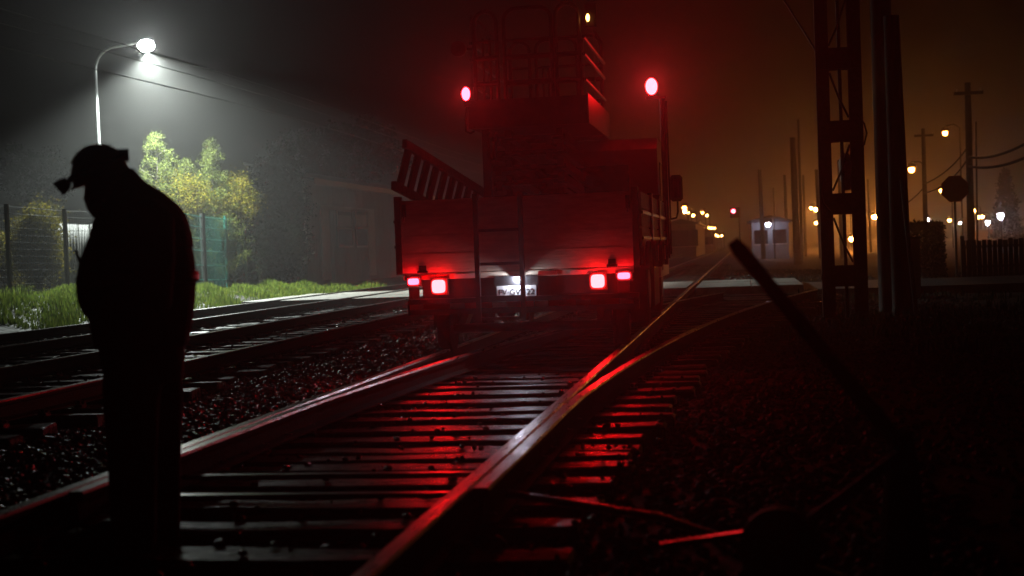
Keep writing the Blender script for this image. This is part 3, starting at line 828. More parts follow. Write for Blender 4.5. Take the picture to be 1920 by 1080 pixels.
# bulky front where the hands meet
j.loft([(pm(172, 592), .03, .08, 0), (pm(167, 566), .046, .13, 0), (pm(163, 530), .046, .15, 0), (pm(169, 485), .040, .14, 0), (pm(178, 448), .03, .09, 0)], 14)
jk = organic('jacket', j, M['jacket'], person, .011, 5)
yo = MB()
rings = [(470, 163, 363, .262), (440, 169, 359, .266), (420, 174, 353, .258), (402, 181, 347, .235), (384, 192, 331, .20), (362, 204, 305, .135), (340, 214, 268, .10), (324, 222, 254, .08), (316, 226, 248, .06)]
yo.loft([(pm((a + c_) / 2, y), w2((c_ - a) / 2) + .006, dy + .006, 0) for y, a, c_, dy in rings], 22)
organic('jacket_yoke', yo, M['jackred'], person, .012, 5)
for y, a, c_, dy in ((515, 158, 372, .262), (530, 158, 372, .262)): pass
bd = MB()
bd.loft([(pm(265, 532), w2(106) + .008, .258, 0), (pm(265, 512), w2(106) + .008, .263, 0)], 22)
bd.build('reflective_band', M['band'], person)
# trousers and boots
t_ = MB()
t_.loft([(pm(272, 715), w2(74), .20, 0), (pm(268, 680), w2(80), .21, 0), (pm(266, 640), w2(84), .215, 0)], 18)
for s in (-1, 1):
    hx = 272 + 24 * s
    t_.tube([pm(266 + 12 * s, 660, s * .1), pm(hx - 2, 740, s * .115), pm(hx, 840, s * .12), pm(hx + 2, 930, s * .125), pm(hx + 2, 1022, s * .125)], [.125, .112, .098, .092, .088], 14)
organic('trousers', t_, M['trousers'], person, .012, 5)
for s in (-1, 1):
    hx = 274 + 24 * s
    p = pm(hx, 1030, s * .125); z0 = 0.0 if s > 0 else 0.0
    bo = MB().tube([(p[0], p[1], .02), (p[0], p[1], .20)], [.06, .062], 12)
    bo.loft([((p[0] - .075, p[1], .012), .15, .052, 0), ((p[0] - .075, p[1], .05), .148, .052, 0), ((p[0] - .06, p[1], .09), .12, .047, 0), ((p[0] - .03, p[1], .13), .08, .045, 0)], 16)
    o = organic('boot', bo, M['boot'], person, .009, 3)
    MB().box((p[0] - .22, p[1] - .05, .0), (p[0] + .07, p[1] + .05, .02)).build('sole', M['rubber'], o)
# helmet with headlamp
hc = pm(186, 322); ht = R(-17)
rot = Matrix.Rotation(ht, 3, 'Y')
hv, hf = [], []
hm = MB()
nseg, nr = 24, 8
for jx in range(nr + 1):
    th = (math.pi / 2) * jx / nr
    for k in range(nseg):
        a = 2 * math.pi * k / nseg
        p = rot @ Vector((.112 * math.sin(th) * math.cos(a), .105 * math.sin(th) * math.sin(a), .108 * math.cos(th) - .01))
        hv.append((hc[0] + p.x, hc[1] + p.y, hc[2] + p.z))
for sc_ in ((1.03, -.012), (1.09, -.018)):
    for k in range(nseg):
        a = 2 * math.pi * k / nseg
        fr = 1.0 + (.07 if math.cos(a) < -.2 else .0) * (sc_[0] > 1.05) * max(0, -math.cos(a))
        p = rot @ Vector((.112 * sc_[0] * fr * math.cos(a), .105 * sc_[0] * math.sin(a), -.01 + sc_[1]))
        hv.append((hc[0] + p.x, hc[1] + p.y, hc[2] + p.z))
for jx in range(nr + 2):
    for k in range(nseg):
        k2 = (k + 1) % nseg
        hf.append((jx * nseg + k, (jx + 1) * nseg + k, (jx + 1) * nseg + k2, jx * nseg + k2))
hm._add(hv, hf, 0, True)
helmet = hm.build('helmet', M['helmet'], person)
sd_ = helmet.modifiers.new('shell', 'SOLIDIFY'); sd_.thickness = .005
def hp_(x, y, z):
    p = rot @ Vector((x, y, z)); return (hc[0] + p.x, hc[1] + p.y, hc[2] + p.z)
sb = MB(); pts = [hp_(  .117 * math.cos(a), .110 * math.sin(a), .018 + .012 * math.cos(a)) for a in np.linspace(0, 2 * math.pi, 25)]
sb.tube(pts, .012, 6, cap=False).build('lamp_strap', M['strap'], helmet)
ridge = MB().tube([hp_(.106 * math.cos(a), 0, .106 * math.sin(a) - .006) for a in np.linspace(.5, 2.5, 9)], .012, 8).build('crown_ridge', M['helmet'], helmet)
hl = pm(118, 348)
lm = MB().tube([hp_(-.112, 0, .0), hp_(-.13, 0, -.008), hl + np.array([.012, 0, .006])], .007, 8).build('headlamp', M['strap'], person)
MB().tube([hl + np.array([.02, 0, .018]), hl + np.array([.0, 0, .0]), hl + np.array([-.02, 0, -.016])], [.020, .030, .031], 14).build('lamp_barrel', M['strap'], lm)
bt = pm(232, 291)
MB().box(bt - np.array([.022, .035, .022]), bt + np.array([.02, .035, .022])).build('battery_box', M['strap'], person)
MB().loft([(pm(190, 408), .03, .045, 0), (pm(188, 398), .044, .056, 0), (pm(186, 384), .048, .062, 0), (pm(186, 374), .046, .064, 0)], 14).build('face_mask', M['mask'], person)
# radio held in the hands
ra, rb = pm(141, 468, 0), pm(158, 512, 0)
radio = thing('handheld_radio', tuple(PLOC), 'small handheld radio with stub antenna held at the chest of the bowed person', 'radio')
radio.rotation_euler = (0, 0, PROT); ORG[radio.name] = (0, 0, 0)
MB().bar(rb, pm(170, 545), .055, .035).build('radio_case', M['black'], radio)
MB().tube([rb, ra], [.009, .006], 8).build('antenna', M['black'], radio)

# ================================================================== LEFT SIDE: lamp, fences, bushes, shed
LY_ = 41.0
lh = aty(272, 82, LY_); lpx = aty(180, 112, LY_)[0] - .04
lampz = lh[2]
base = float(gz(lpx, LY_))
sl = thing('street_lamp', (lpx, LY_, base), 'tall curved street lamp shining cold white over the bushes and rails', 'street lamp')
pts = [(lpx, LY_, base - .05), (lpx, LY_, 4.6), (lpx, LY_, lampz - .75)]
for k in range(1, 7):
    a = math.pi / 2 * k / 6
    pts.append((lpx + .7 - .7 * math.cos(a), LY_, lampz - .75 + .72 * math.sin(a)))
pts.append((lh[0] - .28, LY_, lampz + .05))
MB().tube(pts, [.075, .065, .055] + [.045] * 7, 10).build('pole', M['galv'], sl)
MB().tube([(lpx, LY_, 4.75), (lpx, LY_, 4.83)], .085, 10).build('collar', M['galv'], sl)
hd = MB()
hd.loft([((lh[0] - .02, LY_, lampz + .04), .33, .13, R(8)), ((lh[0] - .02, LY_, lampz + .09), .31, .12, R(8)), ((lh[0] - .06, LY_, lampz + .15), .2, .07, R(8))], 14)
head = hd.build('lamp_head', M['galv'], sl)
MB().ball((lh[0] + .04, LY_ - .02, lampz - .06), (.25, .20, .19), 14, 8).build('lens', M['bulb_white'], head)
sp = bpy.data.lights.new('street_lamp_beam', 'SPOT')
sp.energy = 25000; sp.color = (.90, 1.0, .93); sp.spot_size = R(133); sp.spot_blend = .4; sp.shadow_soft_size = .04
so = bpy.data.objects.new('street_lamp_beam', sp); COL.objects.link(so); so.parent = sl
so.location = (lh[0] + .06 - lpx, 0, lampz - .29 - base)
so.rotation_euler = Vector((.17, -.09, -1.0)).to_track_quat('-Z', 'Y').to_euler()

def wire_run(X, px, py, label, r=.012, y0=12, y1=110, X1=None):
    p = atx(px, py, X)
    pts = []
    for k in range(25):
        t = k / 24; y = y0 + (y1 - y0) * t
        pts.append((X, y, p[2] + .12 * math.sin((y - p[1]) * .11)))
    return tag(MB().tube(pts, r, 6).build('overhead_wire', M['wire'], None), label, 'wire', 'wires past the street lamp')
wire_run(-15.2, 224, 81, 'dark overhead wire crossing right beside the bright street lamp head', .014)
wire_run(-15.2, 187, 94, 'dark overhead wire passing just below the street lamp head', .014)
wire_run(-14.6, 208, 137, 'lowest overhead wire with a white glint under the street lamp', .016)

# wire fence of dark posts
FX = -16.5
fy = [27.3, 30.15, 32.95, 35.8, 38.8]
fence = thing('wire_fence', (FX, 32.9, float(gz(FX, 32.9))), 'dark post and wire mesh fence on the grass bank by the yellow bush', 'fence')
ft = lambda y: float(gz(FX, y)) + 2.06
for y in fy:
    z0 = float(gz(FX, y))
    MB().box((FX - .04, y - .04, z0 - .1), (FX + .04, y + .04, ft(y) + .05)).build('post', M['fence_dark'], fence)
for h in np.arange(.12, 2.07, .162):
    MB().tube([(FX - .045, y, float(gz(FX, y)) + h) for y in fy], .005 if h < 1.85 else .009, 5).build('line_wire', M['fwire'], fence)
mb = MB()
for y in np.arange(fy[0] + .1, fy[-1], .1):
    mb.tube([(FX - .056, y, float(gz(FX, y)) + .1), (FX - .056, y, float(gz(FX, y)) + 2.0)], .0028, 3, cap=False)
kind(mb.build('mesh_wire', M['fwire'], fence), 'stuff')
# green mesh fence
gy = [atx(340, 545, FX)[1], atx(385, 545, FX)[1], atx(427, 540, FX)[1], atx(462, 545, FX)[1]]
gf = thing('green_fence', (FX, gy[2], float(gz(FX, gy[2]))), 'green painted mesh fence panel with round posts below the lit bush', 'fence')
for i, y in enumerate(gy):
    z0 = float(gz(FX, y))
    MB().tube([(FX, y, z0 - .1), (FX, y, z0 + 2.42)], .055 if i != 1 else .085, 10).build('post', M['fence_green'] if i != 1 else M['fence_dark'], gf)
for i in range(3):
    for h in (.35, .8, 1.25, 1.62, 1.98, 2.3):
        a, c_ = gy[i], gy[i + 1]
        MB().tube([(FX, a + .05, float(gz(FX, a)) + h), (FX, c_ - .05, float(gz(FX, c_)) + h)], .014, 6).build('rail', M['fence_green'], gf)
mb = MB()
for y in np.arange(gy[0], gy[-1], .055):
    mb.tube([(FX - .016, y, float(gz(FX, y)) + .15), (FX - .016, y, float(gz(FX, y)) + 2.36)], .0035, 3, cap=False)
kind(mb.build('mesh_wire', M['fence_green'], gf), 'stuff')
# corrugated sheets behind the wire fence
SX = -17.9
ya, yb = atx(104, 500, SX)[1], atx(250, 500, SX)[1]
sf = thing('sheet_fence', (SX, (ya + yb) / 2, .3), 'pale corrugated metal sheets standing behind the dark wire fence', 'fence')
ns = 7; w = (yb - ya) / ns
for k in range(ns):
    vs = []
    n = 24
    for q in range(n + 1):
        y = ya + k * w + w * q / n
        x = SX + .03 * math.sin(q / n * 2 * math.pi * 4) + (.012 if k % 2 else 0)
        vs += [(x, y, float(gz(SX, y)) - .05), (x, y, 2.28 - .012 * (k % 3))]
    m_ = MB(); m_._add(vs, [(2 * q, 2 * q + 2, 2 * q + 3, 2 * q + 1) for q in range(n)], 0, True)
    o = m_.build('sheet', M['sheet'], sf)
    o.modifiers.new('thick', 'SOLIDIFY').thickness = .004
for z in (.7, 1.9): MB().box((SX - .10, ya, z), (SX - .045, yb, z + .06)).build('rail', M['plank'], sf)
MB().box((SX - .12, ya - .05, .2), (SX - .03, ya + .05, 2.2)).build('post', M['plank'], sf)
MB().box((SX - .12, yb - .05, .2), (SX - .03, yb + .05, 2.2)).build('post', M['plank'], sf)

def leaf_mesh(name, C, size, material, droop=0.3, asp=.5):
    n = len(C)
    d = rng.normal(0, 1, (n, 3)); d[:, 2] -= droop; d /= np.linalg.norm(d, axis=1)[:, None]
    s = np.cross(d, rng.normal(0, 1, (n, 3))); s /= np.linalg.norm(s, axis=1)[:, None]
    L = (size * rng.uniform(.6, 1.4, n))[:, None]
    v = np.stack([C, C + d * L * .5 + s * L * asp * .5, C + d * L, C + d * L * .5 - s * L * asp * .5], 1).reshape(-1, 3)
    f = np.arange(n * 4).reshape(-1, 4)
    return raw_mesh(name, v, f, material)
def plant(name, loc, C, size, material, label, cat, limbs, group=None, droop=.3, asp=.5):
    root = thing(name, loc, label, cat, group)
    mb = MB()
    for pts_, r_ in limbs: mb.tube(pts_, r_, 7)
    mb.build('trunk', M['bark'], root)
    C = C - np.array(loc)
    link('crown', leaf_mesh('crown', C, size, material, droop, asp), root, loc)
    return root
def conifer(name, px, ptop, Y, halfw_px, label, material, nleaf=9000, zb=None, size=.085):
    top = aty(px, ptop, Y); x = top[0]; g = float(gz(x, Y)) if zb is None else zb
    H_ = top[2] - g; Rb = halfw_px / F_PX * Y
    C = []
    limbs = [([(x, Y, g - .1), (x, Y, g + H_ * .5), (x, Y, top[2] - .1)], [.09, .06, .015])]
    nb = 120
    for k in range(nb):
        t = .06 + .94 * (k + random.random()) / nb
        a = random.uniform(0, 2 * math.pi)
        ln = Rb * (1 - t) ** .7 * random.uniform(.7, 1.3) + .10
        z = g + H_ * t
        rise = random.uniform(.15, .75) * ln
        end = np.array([x + math.cos(a) * ln, Y + math.sin(a) * ln, z + rise])
        st_ = np.array([x, Y, z])
        if k % 4 == 0: limbs.append(([st_, end], [.02, .006]))
        m = int(nleaf / nb * (0.35 + 1.2 * (1 - t)))
        u = rng.beta(2.2, 1.3, m)[:, None]
        C.append(st_ + (end - st_) * u + rng.normal(0, 1, (m, 3)) * (.05 + .13 * ln * (1.15 - u)))
    C = np.concatenate(C)
    return plant(name, (float(x), Y, g), C, size, material, label, 'tree', limbs, droop=-.5, asp=.32)
def bush(name, px, py, Y, rx, rz, label, material, nclump=70, per=110, size=.09, ry=None, cat='bush', gfix=None, zmin=None):
    c = aty(px, py, Y); g = float(gz(c[0], Y)) if gfix is None else gfix
    ax, az = rx / F_PX * Y, rz / F_PX * Y; ay = ry or ax
    C, limbs = [], []
    for k in range(nclump):
        u = rng.normal(0, 1, 3); u /= np.linalg.norm(u)
        q = u * rng.uniform(.35, 1.0) ** .6 * np.array([ax, ay, az]) * rng.uniform(.85, 1.12)
        p = c + q
        if p[2] < g + (.1 if zmin is None else zmin): continue
        C.append(p + rng.normal(0, 1, (per, 3)) * rng.uniform(.09, .2))
        if k % 5 == 0: limbs.append(([(c[0], Y, g - .05), (c + q * .4) * np.array([1, 1, .8]) + np.array([0, 0, g * .2]), p], [.035, .02, .006]))
    C = np.concatenate(C)
    C = C[C[:, 2] > g]
    return plant(name, (float(c[0]), Y, g), C, size, material, label, cat, limbs)

conifer('conifer_tree', 292, 256, 42.9, 76, 'lamp-lit pale green conifer, left of the two behind the fence', M['leaf_g'], 32000, size=.065)
conifer('conifer_tree', 395, 264, 44.6, 60, 'lamp-lit narrow pale green conifer with the sharpest tip, right of the pair', M['leaf_g'], 27000, size=.065)
conifer('conifer_tree', 345, 305, 44.4, 85, 'lower green conifer filling the gap between the two lit conifers', M['leaf_g'], 27000, size=.065)
bush('leafy_bush', 430, 378, 45.3, 55, 48, 'yellow-leaved bush spilling over the top of the green fence', M['leaf_y'], 120, 170, .062)
bush('leafy_bush', 335, 380, 43.3, 55, 55, 'yellow-green bush behind the shoulder of the bowed person', M['leaf_y'], 110, 170, .062)
bush('leafy_bush', 420, 490, 47.2, 50, 45, 'thin low bush with few yellow leaves seen through the green fence', M['leaf_yg'], 26, 70, .09)
bush('leafy_bush', 70, 465, 34.6, 48, 80, 'tall yellowish bush behind the dark wire fence at the left edge', M['leaf_yg'], 130, 170, .06)
bush('leafy_bush', 12, 490, 35.2, 28, 60, 'darker half-hidden bush at the far left end of the wire fence', M['leaf_yg'], 50, 90, .08)
bush('dark_tree', 520, 410, 50.0, 58, 125, 'added dark foliage covering the lamp-lit end of the timber shed', M['leaf_d'], 320, 150, .11, ry=.7, cat='tree')  # foliage added to keep the lamp-lit shed end dark
bush('dark_tree', 650, 285, 66.0, 130, 60, 'dark tree crown rising over the roof of the timber shed', M['leaf_d'], 150, 120, .15, cat='tree')
bush('dark_tree', 60, 330, 60.0, 80, 60, 'dim dark tree in fog far behind the wire fence', M['leaf_d'], 70, 110, .14, cat='tree')

# timber shed along the track
WX = -16.4
wy0, wy1 = atx(578, 500, WX)[1], 76.0
WT = 4.1
shed = thing('timber_shed', (WX, wy0, 0.0), 'grey timber railway shed with pale window frames behind the rails', 'building')
MB().prism([(WX - .03, wy0 + .02, -.1), (WX - .03, wy0 + .02, WT - .02), (WX - 2.0, wy0 + .02, WT + .55), (WX - 2.0, wy0 + .02, -.1)], (0, wy1 - wy0, 0)).build('wall', M['plank'], shed)
n = int((wy1 - wy0) / .26)
for k in range(n):
    a = wy0 + k * (wy1 - wy0) / n
    MB().box((WX - .029, a + .008, -.1), (WX + random.uniform(-.006, .006), a + (wy1 - wy0) / n - .008, WT - .02)).build('plank', M['plank'], shed)
nb = 8
for k in range(nb):
    a = WX - 2.0 + k * 1.97 / nb
    MB().box((a + .008, wy0 - .005 + random.uniform(-.006, .006), -.1), (a + 1.97 / nb - .008, wy0 + .019, WT - .02)).build('plank', M['plank'], shed)
rf = MB().prism([(WX + .45, wy0 - .3, WT - .06), (WX + .45, wy0 - .3, WT + .02), (WX - 2.3, wy0 - .3, WT + .75), (WX - 2.3, wy0 - .3, WT + .66)], (0, wy1 - wy0 + .6, 0)).build('roof', M['roof'], shed)
MB().box((WX + .455, wy0 - .32, WT - .2), (WX + .48, wy1 + .3, WT + .03)).build('fascia', M['roof'], rf)
def wpt(px, py): 
    p = atx(px, py, WX); return p[1], p[2]
def rect(name, px0, py0, px1, py1, x0, x1, material, parent):
    y0, zt = wpt(px0, py0); y1, _ = wpt(px1, py0); _, zb = wpt(px0, py1)
    return MB().box((WX + x0, y0, zb), (WX + x1, y1, zt)).build(name, material, parent), y0, y1, zb, zt
rect('door_post', 599, 391, 614, 526, .008, .06, M['trim'], shed)
rect('door_post', 687, 394, 699, 517, .008, .06, M['trim'], shed)
rect('lintel', 599, 384, 699, 391, .008, .05, M['trim'], shed)
for px0, px1 in ((629, 658), (664, 686)):
    wdw, y0, y1, zb, zt = rect('window', px0, 392, px1, 464, .008, .03, M['shedglass'], shed)
    for a, b_ in ((y0, y0 + .07), (y1 - .07, y1)):
        MB().box((WX + .031, a, zb), (WX + .055, b_, zt)).build('frame', M['trim'], wdw)
    for z_ in (zb, (zb + zt) / 2 - .03, zt - .07):
        MB().box((WX + .031, y0 + .071, z_), (WX + .05, y1 - .071, z_ + .07)).build('frame', M['trim'], wdw)
    MB().box((WX + .031, y0 + .1, zb + (zt - zb) * .55), (WX + .034, y1 - .12, zb + (zt - zb) * .85)).build('notice', M['paper'], wdw)

# ================================================================== RIGHT SIDE
# steel catenary mast: two channel legs with batten plates
pyY = 21.6
def pp(px, py): return aty(px, py, pyY)
mx0, mx1 = pp(1553, 500)[0], pp(1613, 500)[0]
msg = float(gz(mx0, pyY))
mst = thing('catenary_mast', ((mx0 + mx1) / 2, pyY, msg), 'dark steel catenary mast of two legs joined by batten plates, near right', 'mast')
HT = 8.2
for x in (mx0, mx1):
    lg = MB()
    s = 1 if x == mx0 else -1
    lg.box((x - .09, pyY - .10, msg - .1), (x + .09, pyY - .085, HT)); lg.box((x - .09, pyY + .085, msg - .1), (x + .09, pyY + .10, HT))
    lg.box((x - s * .09 - .008, pyY - .084, msg - .1), (x - s * .09 + .008, pyY + .084, HT))
    lg.build('leg', M['darkmetal'], mst)
zc = [pp(1585, y)[2] for y in (517, 382, 246, 110)]
stp = zc[1] - zc[0]
zs = zc + [zc[-1] + stp * k for k in range(1, 4)]
for z_ in zs:
    for yo_ in (-.114, .101):
        MB().box((mx0 - .06, pyY + yo_, z_ - .155), (mx1 + .06, pyY + yo_ + .012, z_ + .155)).build('batten_plate', M['darkmetal'], mst)
for z0, z1, f in zip(zs[:-1], zs[1:], (0, 1, 0, 1, 0, 1)):
    xa, xb = (mx0 + .1, mx1 - .1) if f else (mx1 - .1, mx0 + .1)
    MB().tube([(xa, pyY, z0 + .2), ((xa + xb) / 2, pyY, (z0 + z1) / 2 - .05), (xb, pyY, z1 - .2)], .018, 6).build('lacing_bar', M['darkmetal'], mst)
MB().tube([(mx0 + .26, pyY + .05, msg), (mx0 + .24, pyY + .05, HT)], .028, 8).build('conduit', M['darkmetal'], mst)
for px, py, s in ((1553, 362, -1), (1556, 520, -1), (1608, 252, 1)):
    p = pp(px, py)
    MB().tube([(p[0] - s * .02 + s * .02, pyY - .12, p[2] + .28), (p[0] + s * .09, pyY - .14, p[2] + .14), (p[0] + s * .12, pyY - .15, p[2]), (p[0] + s * .08, pyY - .14, p[2] - .16), (p[0] - s * .02, pyY - .12, p[2] - .28)], .014, 6).build('cable_loop', M['rubber'], mst)
ins = pp(1588, 318)
MB().tube([(ins[0], pyY + .16, ins[2] - .3), (ins[0], pyY + .16, ins[2] - .1), (ins[0], pyY + .16, ins[2] + .12), (ins[0], pyY + .16, ins[2] + .26)], [.05, .1, .11, .05], 12).build('insulator', M['galv'], mst)
a_, b_ = pp(1533, 100), pp(1470, 0)
tag(MB().tube([a_, b_, b_ + (b_ - a_) * 1.2], .016, 6).build('stay_wire', M['wire'], None), 'slanting stay wire running up left from the steel catenary mast', 'wire')

def pole(px_t, py_t, px_b, wpx, Yq, label, material='polewood', arms=0, group='poles along the line', taper=.72, cat='pole', name='utility_pole', ztop=None):
    t = aty(px_t, py_t, Yq); b0 = aty(px_b, 458, Yq)
    g = float(gz(b0[0], Yq)); zt = ztop or t[2]
    r = wpx / 2 / F_PX * Yq
    root = thing(name, (float(b0[0]), Yq, g), label, cat, group)
    f = (zt - b0[2]) / max(t[2] - b0[2], .1)
    xt = b0[0] + (t[0] - b0[0]) * f
    MB().tube([(b0[0], Yq, g - .2), ((b0[0] + xt) / 2, Yq, (g + zt) / 2), (xt, Yq, zt)], [r, r * (1 + taper) / 2, r * taper], 10).build('pole_shaft', M[material], root)
    for k in range(arms):
        z_ = zt - .35 - .55 * k
        MB().box((xt - .45, Yq - r - .08, z_ - .05), (xt + .45, Yq - r * taper * .5, z_ + .05)).build('crossarm', M['polewood'], root)
        for q in (-.38, .38): MB().tube([(xt + q, Yq - r - .03, z_ + .051), (xt + q, Yq - r - .03, z_ + .16)], .03, 6).build('insulator', M['galv'], root)
    return root
pole(1651, 0, 1668, 46, 24.5, 'thick dark timber pole, left one of the near pair', ztop=8.5)
pole(1671, 30, 1690, 40, 23.2, 'thick dark timber pole, right and shorter one of the near pair')
pole(1814, 155, 1821, 15, 48.0, 'dark pole just right of the octagonal sign, carrying cables', arms=1)
pole(1830, 228, 1832, 4, 60.0, 'very thin pole right of the pole beside the octagonal sign', 'darkmetal')
pole(1731, 241, 1736, 10, 72.0, 'dark pole under the bright orange lamps left of the octagonal sign', arms=1)
pole(1486, 258, 1494, 14, 74.0, 'tallest dark pole between the white hut and the steel mast')
pole(1497, 224, 1503, 6, 80.0, 'slim tall pole just behind the tallest dark pole', 'poleconc')
pole(1424, 318, 1431, 9, 96.0, 'dark pole standing directly in front of the lit white hut')
pole(1450, 352, 1455, 5, 125.0, 'thin far pole right beside the white hut lamp', 'poleconc')
pole(1471, 328, 1476, 7, 112.0, 'mid-size far pole, second right of the white hut')
pole(1506, 328, 1510, 6, 112.0, 'far pole just right of the tallest dark pole', arms=0)
pole(1531, 318, 1540, 10, 96.0, 'dark pole beside the small orange lights left of the steel mast')
pole(1574, 300, 1580, 12, 90.0, 'dark pole seen between the two legs of the steel mast')
pole(1627, 336, 1633, 5, 120.0, 'thin far pole against the orange glow right of the steel mast')
# slanted prop
a_, b_ = aty(1691, 337, 22.6), aty(1720, 620, 22.6)
b_[2] = float(gz(b_[0], 22.6)) - .05
tag(MB().tube([b_, a_], .035, 8).build('stay_rod', M['darkmetal'], None), 'slanted thin dark rod propped against the near timber poles', 'rod')

def cable(pts_px, r, label):
    P_ = [aty(px, py, Yq) for px, py, Yq in pts_px]
    a, m, b_ = map(np.array, P_)
    out = []
    for k in range(17):
        t = k / 16
        out.append(a * (1 - t) * (1 - 2 * t) + m * 4 * t * (1 - t) + b_ * t * (2 * t - 1))
    return tag(MB().tube(out, r, 6).build('overhead_cable', M['rubber'], None), label, 'cable', 'sagging cables at the right pole')
cable([(1813, 278, 48), (1772, 322, 60), (1733, 345, 72)], .03, 'upper sagging cable between the sign pole and the lamp pole')
cable([(1813, 300, 48), (1772, 345, 60), (1733, 362, 72)], .03, 'lower sagging cable between the sign pole and the lamp pole')
cable([(1816, 295, 48), (1880, 288, 42), (1960, 245, 36)], .04, 'upper heavy cable sagging out of frame to the right')
cable([(1816, 312, 48), (1880, 310, 42), (1960, 275, 36)], .04, 'lower heavy cable sagging out of frame to the right')
cable([(1733, 350, 72), (1712, 372, 72), (1680, 395, 72)], .028, 'cable drooping left from the lamp pole into the dark')

# octagonal sign seen from the back
SY = 40.5
sc_ = aty(1790, 354, SY); sr = 25.5 / F_PX * SY
sg_ = float(gz(sc_[0], SY))
sign = thing('road_sign', (float(sc_[0]), SY, sg_), 'dark octagonal road sign on a thin post against the orange glow', 'sign')
MB().prism([(sc_[0] + sr * math.cos(math.pi / 8 + k * math.pi / 4), SY - .02, sc_[2] + sr * math.sin(math.pi / 8 + k * math.pi / 4)) for k in range(8)][::-1], (0, -.006, 0)).build('sign_plate', M['signback'], sign)
MB().tube([(sc_[0], SY + .03, sg_ - .1), (sc_[0], SY + .03, sc_[2] + sr * .7)], .034, 8).build('post', M['darkmetal'], sign)
for dz in (-.16, .16): MB().box((sc_[0] - .2, SY - .019, sc_[2] + dz - .02), (sc_[0] + .2, SY - .003, sc_[2] + dz + .02)).build('bracket', M['darkmetal'], sign)

# square hedge, plank fence and cabinet in the dark right of the poles
hY = 43.0
h0, h1 = aty(1704, 422, hY), aty(1768, 422, hY)
nh = 9000
C = np.stack([rng.uniform(h0[0], h1[0], nh), rng.uniform(hY, hY + 2.2, nh), rng.uniform(-.1, h0[2], nh)], 1)
face = rng.integers(0, 4, nh)
C[face == 0, 1] = hY; C[face == 1, 2] = h0[2]; C[face == 2, 0] = h1[0]
C += rng.normal(0, .03, C.shape)
plant('clipped_hedge', (float((h0[0] + h1[0]) / 2), hY + 1, -.1), C, .09, M['leaf_d'], 'dark square clipped hedge behind the slanted rod', 'hedge', [([((h0[0] + h1[0]) / 2, hY + 1, -.2), ((h0[0] + h1[0]) / 2, hY + 1, h0[2] * .6)], [.05, .02])])
cY = 34.0
c0, c1 = aty(1676, 432, cY - 4), aty(1700, 432, cY - 4)
cab_ = thing('relay_cabinet', (float((c0[0] + c1[0]) / 2), cY - 4, -.12), 'grey trackside cabinet beside the near timber poles', 'cabinet')
MB().box((c0[0], cY - 4, -.15), (c1[0] + .25, cY - 3.6, 1.05)).build('case', M['wall_dull'], cab_)
MB().box((c0[0] + .04, cY - 4.015, .05), (c1[0] + .21, cY - 4.002, .98)).build('door', M['wall_dull'], cab_)
MB().box((c0[0] - .03, cY - 4.04, 1.052), (c1[0] + .28, cY - 3.56, 1.09)).build('lid', M['darkmetal'], cab_)
fY = 41.0
f0, f1 = aty(1802, 462, fY)[0], aty(1990, 462, fY)[0]
pf_ = thing('plank_fence', (float(f0 + f1) / 2, fY, -.15), 'low dark plank fence at the right edge below the pole', 'fence')
n = int((f1 - f0) / .14)
for k in range(n):
    x = f0 + k * .14
    MB().box((x, fY, -.2), (x + .125, fY + .02, .92 + random.uniform(-.04, .04))).build('plank', M['polewood'], pf_)
for k in range(0, n, 14):
    MB().box((f0 + k * .14, fY + .05, -.3), (f0 + k * .14 + .1, fY + .15, 1.05)).build('post', M['polewood'], pf_)
for z_ in (.15, .7): MB().box((f0, fY + .021, z_), (f1, fY + .05, z_ + .08)).build('rail', M['polewood'], pf_)
conifer('conifer_tree', 1885, 322, 135.0, 26, 'dim dark conifer fading into the fog at the right edge', M['leaf_d'], 7000, size=.32)

# switch stand: lever, counterweight, base
sY = 4.75
def sp_(px, py, dy=0.): p = aty(px, py, sY); return np.array([p[0], sY + dy, p[2]])
pv = sp_(1690, 838)
gS = float(gz(pv[0], sY))
sw = thing('switch_stand', (float(pv[0]), sY, gS), 'hand-thrown switch stand, blurred lever rising left, round counterweight low in front', 'switch stand')
MB().tube([sp_(1374, 452), sp_(1386, 468), sp_(1530, 642), pv], [.019, .026, .026, .03], 12).build('lever', M['rust'], sw)
hb = MB()
for dy in (-.06, .05):
    hb.prism([(pv[0] - .09, sY + dy, gS + .04), (pv[0] + .09, sY + dy, gS + .04), (pv[0] + .035, sY + dy, pv[2] + .04), (pv[0] - .035, sY + dy, pv[2] + .04)], (0, .014, 0))
hb.build('side_plate', M['rust'], sw)
MB().tube([(pv[0], sY - .09, pv[2]), (pv[0], sY + .09, pv[2])], .028, 12).build('pivot', M['clip'], sw)
wc = sp_(1461, 1010, -.12)
MB().disc(wc, (0.1, 1, 0), .127, .07, 30, hole=.03).build('counterweight', M['rust'], sw)
MB().bar(np.array([pv[0], sY - .10, pv[2]]), wc + np.array([0, .045, 0]), .035, .02, upv=(0, 1, 0)).build('weight_arm', M['rust'], sw)
MB().tube([wc + np.array([-.003, -.055, 0]), wc + np.array([.005, .06, 0])], .027, 12).build('weight_pin', M['black'], sw)
MB().box((pv[0] - .9, sY - .13, gS - .06), (pv[0] + .35, sY + .13, gS + .04)).build('base_timber', M['sleeper'], sw)
rz_ = .045
MB().tube([(TC + G2 + .12, 6.0, .075), (-.35, 5.5, rz_ + .02), (pv[0] - .2, sY + .02, gS + .09)], .017, 8).build('throw_rod', M['clip'], sw)
q0, q1 = sp_(1238, 1023), sp_(1345, 1008)
MB().bar(q0, q1 + (q1 - q0) * .5, .03, .02).build('link_bar', M['clip'], sw)

